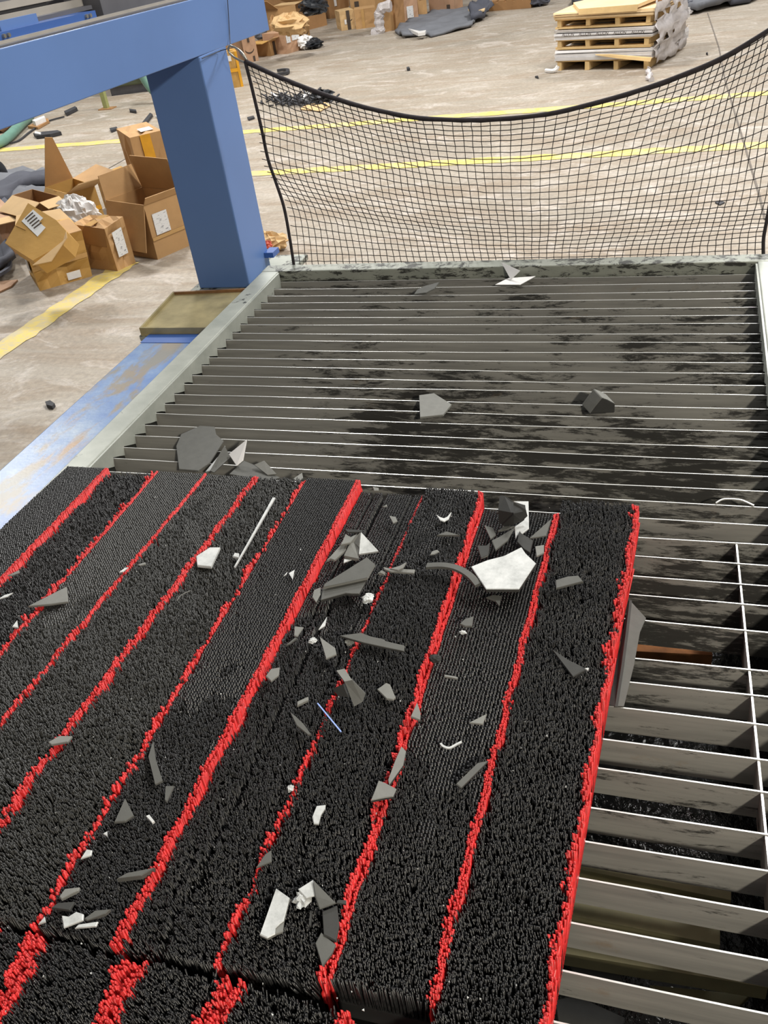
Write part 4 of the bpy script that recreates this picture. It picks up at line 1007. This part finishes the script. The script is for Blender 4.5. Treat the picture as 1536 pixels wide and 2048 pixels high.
sheet('foam_sheet', 'dark folded sheet under the tilted box at the left border', 'foam sheet', [(-30, 440), (20, 425), (60, 432), (40, 455), (-30, 470)], 'sheet_dark', .03, 0, SH, .10, 8, 6)
sheet('foam_sheet', 'black crumpled sheet at the left border below the tilted box', 'foam sheet', [(-40, 515), (12, 500), (30, 520), (42, 545), (10, 558), (-40, 565)], 'sheet_dark', .03, 0, SH, .14, 12, 6)
# rolled end of the sheet
c = P(12, 372, 0); root = tag(empty('foam_roll', c), 'upright curled end of a grey foam roll at the left border', 'foam roll', SH)
ring = []; pr = []
for k in range(26):
    a_ = -2.2 + k / 25 * 5.6; rr = .085 - .0012 * k
    ring.append(Vector((rr * math.cos(a_), 0, .13 + rr * 1.5 * math.sin(a_))))
for k in range(25):
    MBp = (ring[k], ring[k + 1])
    pr.append(MBp)
mb = MB()
for k in range(25):
    p, q = ring[k], ring[k + 1]; ctr = Vector((0, 0, .13)); ip, iq = p + (ctr - p).normalized() * .014, q + (ctr - q).normalized() * .014
    mb.prism([p, q, iq, ip], (-.42, .14, 0))
mb.build('rolled_sheet', M['sheet'], root)
# loops of black strip
for k, (pts, lab) in enumerate((([(-6, 528), (10, 516), (18, 520), (14, 535), (-6, 548)], 'thin black foam loop at the left border'),)):
    strip('foam_loop', lab, 'foam strip', [(u, v, .05) for u, v in pts], .03, .02, 'sheet_dark', .02)
scrap('cardboard_scrap', 'torn flat cardboard piece on the floor at the left border', 'cardboard', [(-8, 563), (10, 561), (35, 559), (22, 572), (-8, 586)], .012, .010, 'kraft_pink', group='floor litter')
scrap('rubber_chip', 'small dark curved chip alone on the floor by the ledge', 'chip', [(90, 803), (100, 800), (109, 806), (104, 812), (92, 809)], .02, .018, 'dark', group='floor litter')
# paper bag behind the column foot
pb = lump('paper_bag', 'torn brown paper bag with red print beside the column foot', 'paper bag', 540, 503, 0, .13, .10, .075, 'kraft_pale', seed=9, rough=.3)
o = lump('inner', 'x', 'x', 536, 497, .06, .035, .03, .03, 'red_print', seed=4); 
for k in ('label', 'category'): del o[k]
o.name = 'printed_lining'; mw = o.matrix_world.copy(); o.parent = pb; o.location = Vector(o.location) - Vector(pb.location)

# --- far heap (12 to 15 m away)
D = dict(group=FG)
carton('tall brown box behind the end of the blue beam', (520, 62), (606, 52), lw=.3, h=1.3, mat='kraft_dark', labels=((0, .02, .52, .08, .58, 'white'),), **D)
carton('box with raised pale front flap and black bag inside, far side', (618, 60), (655, 50), lw=.45, h=.42, mat='kraft_dark', is_open=True, flaps=((0, 150, .26, .0, 'kraft_pale'), (1, 150, .3, .1, 'kraft_dark'), (3, 160, .2, .1, 'kraft')), **D)
carton('stack base box with a white strip on its side, far side', (660, 38), (700, 30), lw=.5, h=.9, mat='kraft_dark', labels=((0, .3, .2, .42, .9, 'white'),), **D)
carton('tall box printed with a dark arrow, far side', (704, 34), (760, 26), lw=.5, h=.9, mat='kraft', labels=((0, .15, .0, .3, .25, 'ink'),), **D)
carton('low box with a dark tape stripe and arc print, far side', (683, 62), (712, 57), lw=.4, h=.27, mat='kraft_pale', labels=((0, .45, 0, .68, 1, 'ink'), (0, .28, .3, .42, .55, 'white')), marks=((0, .55, .5, .3),), **D)
carton('low box with a pale tape seam beside the striped one, far side', (713, 59), (754, 53), lw=.4, h=.27, mat='kraft', labels=((0, .32, 0, .46, 1, 'tape'),), **D)
carton('box draped with white plastic, far side', (770, 64), (790, 60), lw=.25, h=.46, mat='kraft', is_open=True, flaps=((0, 150, .2, .0, 'kraft_pale'), (3, 100, .1, .1)), **D)
carton('brown box right of the plastic-draped one, far side', (794, 60), (812, 55), lw=.3, h=.42, mat='kraft_dark', **D)
carton('box with a black and white torn label, far side', (806, 50), (838, 44), lw=.4, h=.40, mat='kraft_pink', labels=((0, .3, .2, .7, .6, 'label'),), **D)
carton('pinkish open box between the torn label box and the dark sheet, far side', (860, 30), (890, 27), lw=.4, h=.26, mat='kraft_pink', is_open=True, flaps=((0, 60, .05, 0), (3, 150, .2, .05, 'kraft_pale')), **D)
carton('tall pinkish box behind the dark sheet, far side', (888, 27), (910, 25), lw=.4, h=.55, mat='kraft_pink', labels=((0, .3, .05, .6, .22, 'ink'),), **D)
carton('small box carrying a dark square mark, far side', (838, 40), (856, 36), lw=.4, h=.50, mat='kraft', labels=((0, .2, .55, .8, .9, 'ink'),), **D)
carton('box with two white labels at the front of the far heap', (575, 108), (604, 99), lw=.45, h=.27, mat='kraft_pink', labels=((0, .06, .5, .34, .85, 'label'), (0, .45, .55, .95, 1, 'label')), **D)
carton('wide box spilling crumpled paper in the far heap', (568, 92), (602, 82), lw=.5, h=.50, mat='kraft', is_open=True, flaps=((1, 175, .18, .05, 'kraft_pale'), (3, 140, .2, .1, 'kraft')), **D)
carton('box with a dark curved print at the right of the far heap', (600, 95), (623, 88), lw=.4, h=.36, mat='kraft', marks=((0, .5, .45, .4),), labels=((0, .45, .5, .6, .9, 'ink'),), **D)
carton('small open box with a pale flap and dark tape, far heap', (543, 112), (562, 106), lw=.3, h=.2, mat='kraft', is_open=True, flaps=((0, 160, .1, 0, 'kraft_pale'), (3, 190, .12, .1, 'kraft_gold')), labels=((0, .3, 0, .55, .9, 'ink'),), **D)
carton('tan box half hidden behind the column top', (452, 128), (490, 118), lw=.5, h=.50, mat='kraft', **D)
carton('box with upturned arc print beside the net hook', (492, 127), (518, 121), lw=.4, h=.36, mat='kraft_pink', marks=((0, .45, .4, .36),), labels=((0, .4, .7, .55, .85, 'ink'), (0, .6, .02, .75, .2, 'ink')), **D)
carton('orange tape-wrapped box right behind the column top', (464, 177), (487, 173), lw=.3, h=.40, mat='kraft_gold', tape='tape_yellow', labels=((0, .15, .75, .42, .9, 'white'), (0, .78, 0, 1, 1, 'tape_yellow')), **D)
carton('brown box behind the open one with black bag, far side', (640, 22), (700, 12), lw=.6, h=1.0, mat='kraft_dark', **D)
lump('crumpled_paper', 'crumpled kraft paper on top of the wide far box', 'paper', 584, 70, .30, .26, .22, .16, 'kraft_pale', seed=21)
lump('crumpled_paper', 'torn brown paper hanging beside the far wide box', 'paper', 556, 98, 0, .08, .08, .26, 'kraft', seed=22)
lump('plastic_bag', 'white bag lying at the foot of the far heap', 'plastic bag', 612, 98, 0, .12, .16, .11, 'white', seed=23)
lump('plastic_bag', 'glossy black bag next to the white bag, far heap', 'plastic bag', 628, 97, 0, .15, .12, .08, 'wrap_black', seed=24)
lump('plastic_bag', 'black bag poking out of the far open box', 'plastic bag', 630, 30, .38, .22, .2, .14, 'wrap_black', seed=25)
lump('scrap_heap', 'dark scrap in the open space behind the beam end', 'scrap', 532, 92, 0, .14, .12, .18, 'gunmetal', seed=29)
# plastic film hanging from a far box
pl_ = tag(empty('plastic_drape', P(764, 66, 0)), 'white plastic film hanging down to the floor from a far box', 'plastic film')
lo_ = -Vector(pl_.location); y_ = P(764, 66, 0).y - .02
mb = MB(); path = [PY(u, v, y_) for u, v in ((782, 12), (768, 14), (760, 22), (758, 34), (759, 46), (760, 58), (757, 66), (744, 68))]
pth = smooth_curve([p + lo_ for p in path], 4); mb.tube(pth, [.075 * (1 + .12 * math.sin(i * 1.3)) for i in range(len(pth))], 7)
mb.build('film', M['wrap'], pl_)
# far foam sheets
sheet('foam_sheet', 'wide dark foam sheet in front of the far boxes', 'foam sheet', [(790, 66), (812, 50), (838, 40), (870, 28), (945, 20), (960, 30), (945, 55), (912, 64), (862, 76), (850, 72), (806, 78)], 'sheet', .04, 0, SH, .045, 31, 6)
sheet('foam_sheet', 'folded end of the dark sheet below the pale board', 'foam sheet', [(945, 24), (975, 20), (984, 32), (962, 44), (942, 48)], 'sheet_dark', .10, 0, SH, .12, 33, 5)
scrap('film_sheet', 'white film scrap poking out of the dark sheet', 'film', [(817, 57), (840, 62), (852, 60), (850, 64), (836, 66)], .09, .04, 'white', group='floor litter')
scrap('board', 'pale flat board lying beyond the dark sheet', 'board', [(936, 18), (965, 12), (974, 9), (968, 20), (940, 21)], .14, .02, 'wood_pale', group='floor litter')
sheet('foam_sheet', 'dark sheet heap just left of the pallet stack, at the top edge', 'foam sheet', [(1143, 10), (1160, -10), (1200, -10), (1215, 10), (1170, 20), (1150, 20)], 'sheet_dark', .10, 0, SH, .07, 35, 5)
sheet('foam_sheet', 'grey rounded sheet right of the pallet stack at the top edge', 'foam sheet', [(1326, 26), (1376, 22), (1380, -10), (1470, -20), (1500, 0), (1480, 10), (1440, 20), (1410, 24), (1396, 30), (1370, 28)], 'sheet', .10, 0, SH, .07, 37, 6)
sheet('foam_sheet', 'dark sheet under the grey rounded one at the top edge', 'foam sheet', [(1326, 24), (1345, 5), (1380, -15), (1385, 20), (1375, 26)], 'sheet_dark', .06, 0, SH, .1, 39, 5)
sheet('foam_sheet', 'dark strip of sheeting at the top right edge', 'foam sheet', [(1440, 12), (1470, -8), (1540, -12), (1500, 8), (1464, 14)], 'sheet_dark', .08, 0, SH, .1, 41, 5)
lump('plastic_bag', 'small clear plastic bag by the dark sheets at the top right', 'plastic bag', 1376, 30, 0, .06, .05, .04, 'wrap', seed=44)
# far pallet at the top edge
fp = tag(empty('wooden_crate_base', P(1000, 22, 0)), 'low brown wooden skid at the top edge beyond the dark sheet', 'pallet')
lo_ = Vector(fp.location); a_, b2 = P(978, 23, 0), P(1062, 16, 0)
e = (b2 - a_); Lw = e.length; ez = math.atan2(e.y, e.x); fp.location = a_; fp.rotation_euler = (0, 0, ez)
for k in range(3): MB().box((0, k * .4, 0), (Lw, k * .4 + .09, .11)).build('stringer', M['kraft_dark'], fp)
for k in range(5): MB().box((.02 + k * Lw / 5, 0, .11), (Lw / 5 * (k + .85), .9, .135)).build('deck_board', M['kraft_dark'], fp)
lump('scrap_heap', 'dark bundle behind the low skid at the top edge', 'scrap', 1075, 12, 0, .2, .2, .15, 'sheet_dark', seed=46)

# ------------------------------------------------------------------ stack of three loaded pallets
PG = 'pallets in the loaded stack'
pa, pb_ = P(1112, 141, 0), P(1300, 137, 0)
e = pb_ - pa; PW = e.length; pz = math.atan2(e.y, e.x); PD = 1.05
def pallet(label, z, shift, blocks=False, w=PW):
    r_ = tag(empty('wooden_pallet', pa + Vector((0, 0, z)), (0, 0, pz + shift)), label, 'pallet', PG)
    zb = 0.0; hs_ = .078 if blocks else .058
    if not blocks:
        for k in range(4): MB().box((0, k * (PD - .1) / 3, 0), (w, k * (PD - .1) / 3 + .10, .02), .003).build('bottom_board', M['wood'], r_)
        zb = .02
    for k in range(4):
        x = .02 + k * (w - .085) / 3
        if blocks: MB().box((x, .0 - rnd.uniform(0, .03), zb), (x + .045, PD, zb + .078), .003).build('stringer', M['wood'], r_)
        else: MB().box((x, 0, zb), (x + .045, PD, zb + .058), .003).build('stringer', M['wood'], r_)
    for k in range(6): MB().box((0, k * (PD - .13) / 5, zb + hs_), (w, k * (PD - .13) / 5 + .13, zb + hs_ + .015), .003).build('deck_board', M['wood'], r_)
    return r_, zb + hs_ + .015
p1, h1 = pallet('bottom pallet of the stack, open underneath with split stringer ends', 0, 0, True)
p2, h2 = pallet('middle pallet of the stack under the printed white wrap', h1 + .104, -.01)
p3, h3 = pallet('top pallet of the stack under the pale sheets', h1 + .104 + h2 + .096, .02)
def load(label, z, hh, mat, shift, over=0.0):
    r_ = tag(empty('sheet_bundle', pa + Vector((0, 0, z)), (0, 0, pz + shift)), label, 'sheet bundle', 'sheet bundles on the pallets')
    n_ = 3
    for k in range(n_):
        MB().box((-.01, -.015 - over + rnd.uniform(-.01, .01), hh * k / n_), (PW + .02, PD + .01, hh * (k + 1) / n_ - .004), .007).build('sheet_layer', M[mat], r_)
    return r_
l1 = load('white wrapped sheets on the bottom pallet', h1, .100, 'sheet_white', 0)
# torn wrap and loose yellow board along its front
MB().prism([(.45, -.035, .05), (.62, -.04, .048), (PW + .03, -.05, .01), (PW + .02, -.06, -.02), (.7, -.05, .015)], (0, .02, .004)).build('loose_board', M['wood'], l1)
l2 = load('white wrap with black lettering on the middle pallet', h1 + .104 + h2, .092, 'sheet_white', -.01)
for k in range(5):
    cu = bpy.data.curves.new('lettering', 'FONT'); cu.body = 'ALLION'; cu.size = .038; cu.extrude = .001; cu.shear = .25
    tmp = bpy.data.objects.new('tmp', cu); COL.objects.link(tmp)
    bpy.context.view_layer.update()
    me = bpy.data.meshes.new_from_object(tmp.evaluated_get(bpy.context.evaluated_depsgraph_get())); bpy.data.objects.remove(tmp)
    me.materials.append(M['ink']) if not me.materials else None
    me.materials.clear(); me.materials.append(M['ink'])
    o = bpy.data.objects.new('lettering', me); COL.objects.link(o); o.parent = l2
    o.location = (.09 + k * .185, -.040, .038); o.rotation_euler = (math.pi / 2, 0, 0)
l3 = load('pale bare sheets on the top pallet', h1 + .104 + h2 + .096 + h3, .06, 'wood_pale', .02)
zt3 = .06
MB().prism([(.28, -.05, zt3 + .03), (PW * .86, -.02, zt3 + .035), (PW * .98, .5, zt3 + .06), (.2, .55, zt3 + .045), (.02, .42, zt3 + .03)], (0, 0, -.03)).build('cover_sheet', M['wood_pale'], l3)
MB().prism([(.28, -.055, zt3 + .03), (PW * .86, -.025, zt3 + .035), (PW * .86, -.035, zt3 - .02), (.28, -.065, zt3 - .02)], (0, .006, 0)).build('cover_sheet', M['wood'], l3)
# torn clear wrap on the right flank of the stack
tw = tag(empty('stretch_wrap', P(1315, 120, 0)), 'torn crinkled stretch wrap hanging on the right flank of the pallet stack', 'plastic film')
lo_ = Vector(tw.location); V = []; F_ = []
R_ = Matrix.Rotation(pz, 3, 'Z'); zmax = h1 + .104 + h2 + .096 + h3 + .12
for i in range(15):
    for j in range(10):
        x = PW + .035 + rnd.uniform(-.012, .03) + (.03 if 4 < i < 9 else 0); y = -.03 + j / 9 * (PD * .85) + rnd.uniform(-.02, .02); z_ = .04 + i / 14 * (zmax - .04) + rnd.uniform(-.02, .02)
        V.append(pa + R_ @ Vector((x, y, z_)) - lo_)
for i in range(14):
    for j in range(9):
        if rnd.random() < .12: continue
        q = i * 10 + j; F_.append((q, q + 1, q + 11, q + 10))
o = mesh_obj('film', V, F_, M['wrap'], tw, True); sm = o.modifiers.new('thickness', 'SOLIDIFY'); sm.thickness = .004
for k, (u, v) in enumerate(((1297, 135), (1302, 147))):
    pass
tail = [P(1300, 136, .05), P(1296, 142, .03), P(1300, 150, .02), P(1297, 156, .02), P(1303, 160, .015)]
MB().tube(smooth_curve([p - lo_ for p in tail], 4), [.02 + .012 * math.sin(i * 1.7) for i in range(17)], 7).build('film_tail', M['wrap'], tw)
tl = tag(empty('film_rag', P(1108, 141, 0)), 'white film rag at the lower left corner of the pallet stack', 'plastic film')
MB().tube(smooth_curve([P(u, v, z_) - Vector(tl.location) for u, v, z_ in ((1092, 141, .02), (1104, 142, .02), (1112, 139, .03), (1116, 132, .06))], 4), .022, 7).build('rag', M['white'], tl)
# ------------------------------------------------------------------ floor litter
strip('hose_piece', 'short black S-shaped hose on the far floor', 'hose', [(552, 147, .01), (562, 145, .01), (573, 143, .01), (575, 138, .01), (566, 137, .01), (554, 139, .01)], .045, .03, 'dark', .03, 'floor litter')
r2 = random.Random(5)
root = tag(empty('scrap_pile', P(600, 205, 0)), 'flat pile of shredded dark scrap behind the net', 'scrap pile'); root['kind'] = 'stuff'
mb = MB(); mw_ = MB()
for k in range(150):
    u, v = r2.gauss(595, 30), r2.gauss(204, 5); 
    if v > 214 or v < 190: continue
    p = P(u, v, .01) - Vector(root.location); a_ = r2.uniform(0, 3.1); ln = r2.uniform(.04, .16)
    d_ = Vector((math.cos(a_), math.sin(a_), r2.uniform(-.1, .5))) * ln; n_ = Vector((-math.sin(a_), math.cos(a_), 0)) * r2.uniform(.008, .025)
    (mw_ if r2.random() < .08 else mb).prism([p, p + d_, p + d_ + n_, p + n_], (0, 0, .012))
mb.build('dark_shreds', M['dark'], root); mw_.build('pale_shreds', M['white'], root)
scrap('cardboard_scrap', 'pale cardboard strip at the right end of the scrap pile', 'cardboard', [(612, 208), (650, 204), (662, 210), (640, 222), (600, 218)], .012, .006, 'kraft_pale', group='floor litter')
lump('plastic_bag', 'small dark bag on the scrap pile', 'plastic bag', 645, 203, 0, .14, .10, .07, 'wrap_black', seed=52)
for px, lab, mt, zz in (([(494, 234), (507, 231), (509, 234), (497, 238)], 'small dark chip on the floor right of the column', 'dark', .02),
                        ([(283, 246), (300, 225), (305, 228), (288, 249)], 'dark bar lying on the floor left of the column', 'dark', .03),
                        ([(219, 256), (233, 253), (235, 256), (222, 261)], 'small dark block on the floor under the beam', 'dark', .025),
                        ([(258, 217), (272, 219), (272, 222), (259, 220)], 'thin dark stick near the yellow-green post', 'dark', .03),
                        ([(310, 231), (325, 230), (328, 234), (316, 235)], 'pale sliver at the left side of the column', 'white', .02),
                        ([(66, 266), (85, 263), (115, 260), (122, 263), (100, 268), (72, 271)], 'dark flat strip with white bits under the beam', 'dark', .04),
                        ([(70, 262), (82, 265), (80, 268), (69, 266)], 'white chip on the dark flat strip under the beam', 'white', .05),
                        ([(128, 222), (150, 212), (154, 215), (132, 226)], 'dark tube end below the beam edge', 'dark', .04),
                        ([(55, 252), (80, 240), (95, 236), (98, 241), (75, 254)], 'brown scrap board below the beam at the left', 'kraft_dark', .03),
                        ([(64, 240), (88, 231), (90, 234), (70, 243)], 'white board end peeking below the beam', 'white', .08),
                        ([(1412, 105), (1416, 104), (1416, 107)], 'tiny dark crumb beside the slab joint', 'dark', .02),
                        ([(813, 134), (818, 133), (820, 136), (814, 137)], 'tiny dark pebble in the middle of the far floor', 'dark', .03),
                        ([(1070, 152), (1076, 151), (1077, 154)], 'tiny dark crumb left of the pallet stack', 'dark', .02),
                        ([(1430, 404), (1440, 400), (1450, 404), (1440, 409)], 'dark oval stain chip behind the net at the right', 'dark', .008)):
    scrap('debris', lab, 'debris', px, zz, zz * .9, mt, group='floor litter')
# ------------------------------------------------------------------ machine and hoses beyond the beam
gm = tag(empty('green_machine', P(262, 190, 0)), 'olive green machine seen in the gap between beam and column', 'machine')
a_, b2 = P(212, 196, 0), P(330, 180, 0); e = b2 - a_; gm.location = a_; gm.rotation_euler = (0, 0, math.atan2(e.y, e.x))
bevel(MB().box((.0, .05, .10), (e.length + .6, 1.0, 1.2)).build('housing', M['green'], gm), .02)
MB().box((.05, .10, 0), (e.length + .5, .9, .10)).build('plinth', M['gunmetal'], gm)
MB().box((.4, -.03, .25), (.95, .05, .9)).build('door_panel', M['green'], gm)
po = tag(empty('floor_post', P(214, 218, 0)), 'yellow-green post with a foot plate below the beam', 'post')
MB().box((-.09, -.06, 0), (.10, .07, .012)).build('foot_plate', M['kraft_dark'], po)
MB().box((-.028, -.028, .012), (.028, .028, .9)).build('shaft', M['green_pale'], po)
hs = tag(empty('green_hose', P(300, 190, 0)), 'teal hose curving down to the column from the beam', 'hose')
lo_ = Vector(hs.location); yh = P(300, 190, 0).y - .6
MB().tube(smooth_curve([PY(u, v, yh) - lo_ for u, v in ((270, 120), (284, 148), (296, 168), (310, 184), (330, 196), (360, 205))], 5), .055, 9).build('hose_body', M['teal'], hs, True)
hs = tag(empty('green_hose', P(20, 275, 0)), 'teal hose on the floor at the left border', 'hose')
lo_ = Vector(hs.location)
MB().tube(smooth_curve([P(u, v, .06) - lo_ for u, v in ((-40, 300), (0, 284), (18, 272), (32, 258), (44, 246), (60, 232))], 5), .055, 9).build('hose_body', M['teal'], hs, True)
strip('cable', 'thin dark cable trailing from the teal hose', 'cable', [(20, 285), (38, 279), (60, 262), (90, 243), (128, 232)], .02, .015, 'dark', .02)
lump('scrap_heap', 'brown rubbish under the beam at the left border', 'scrap', 8, 262, 0, .22, .18, .12, 'kraft_pink', seed=61)
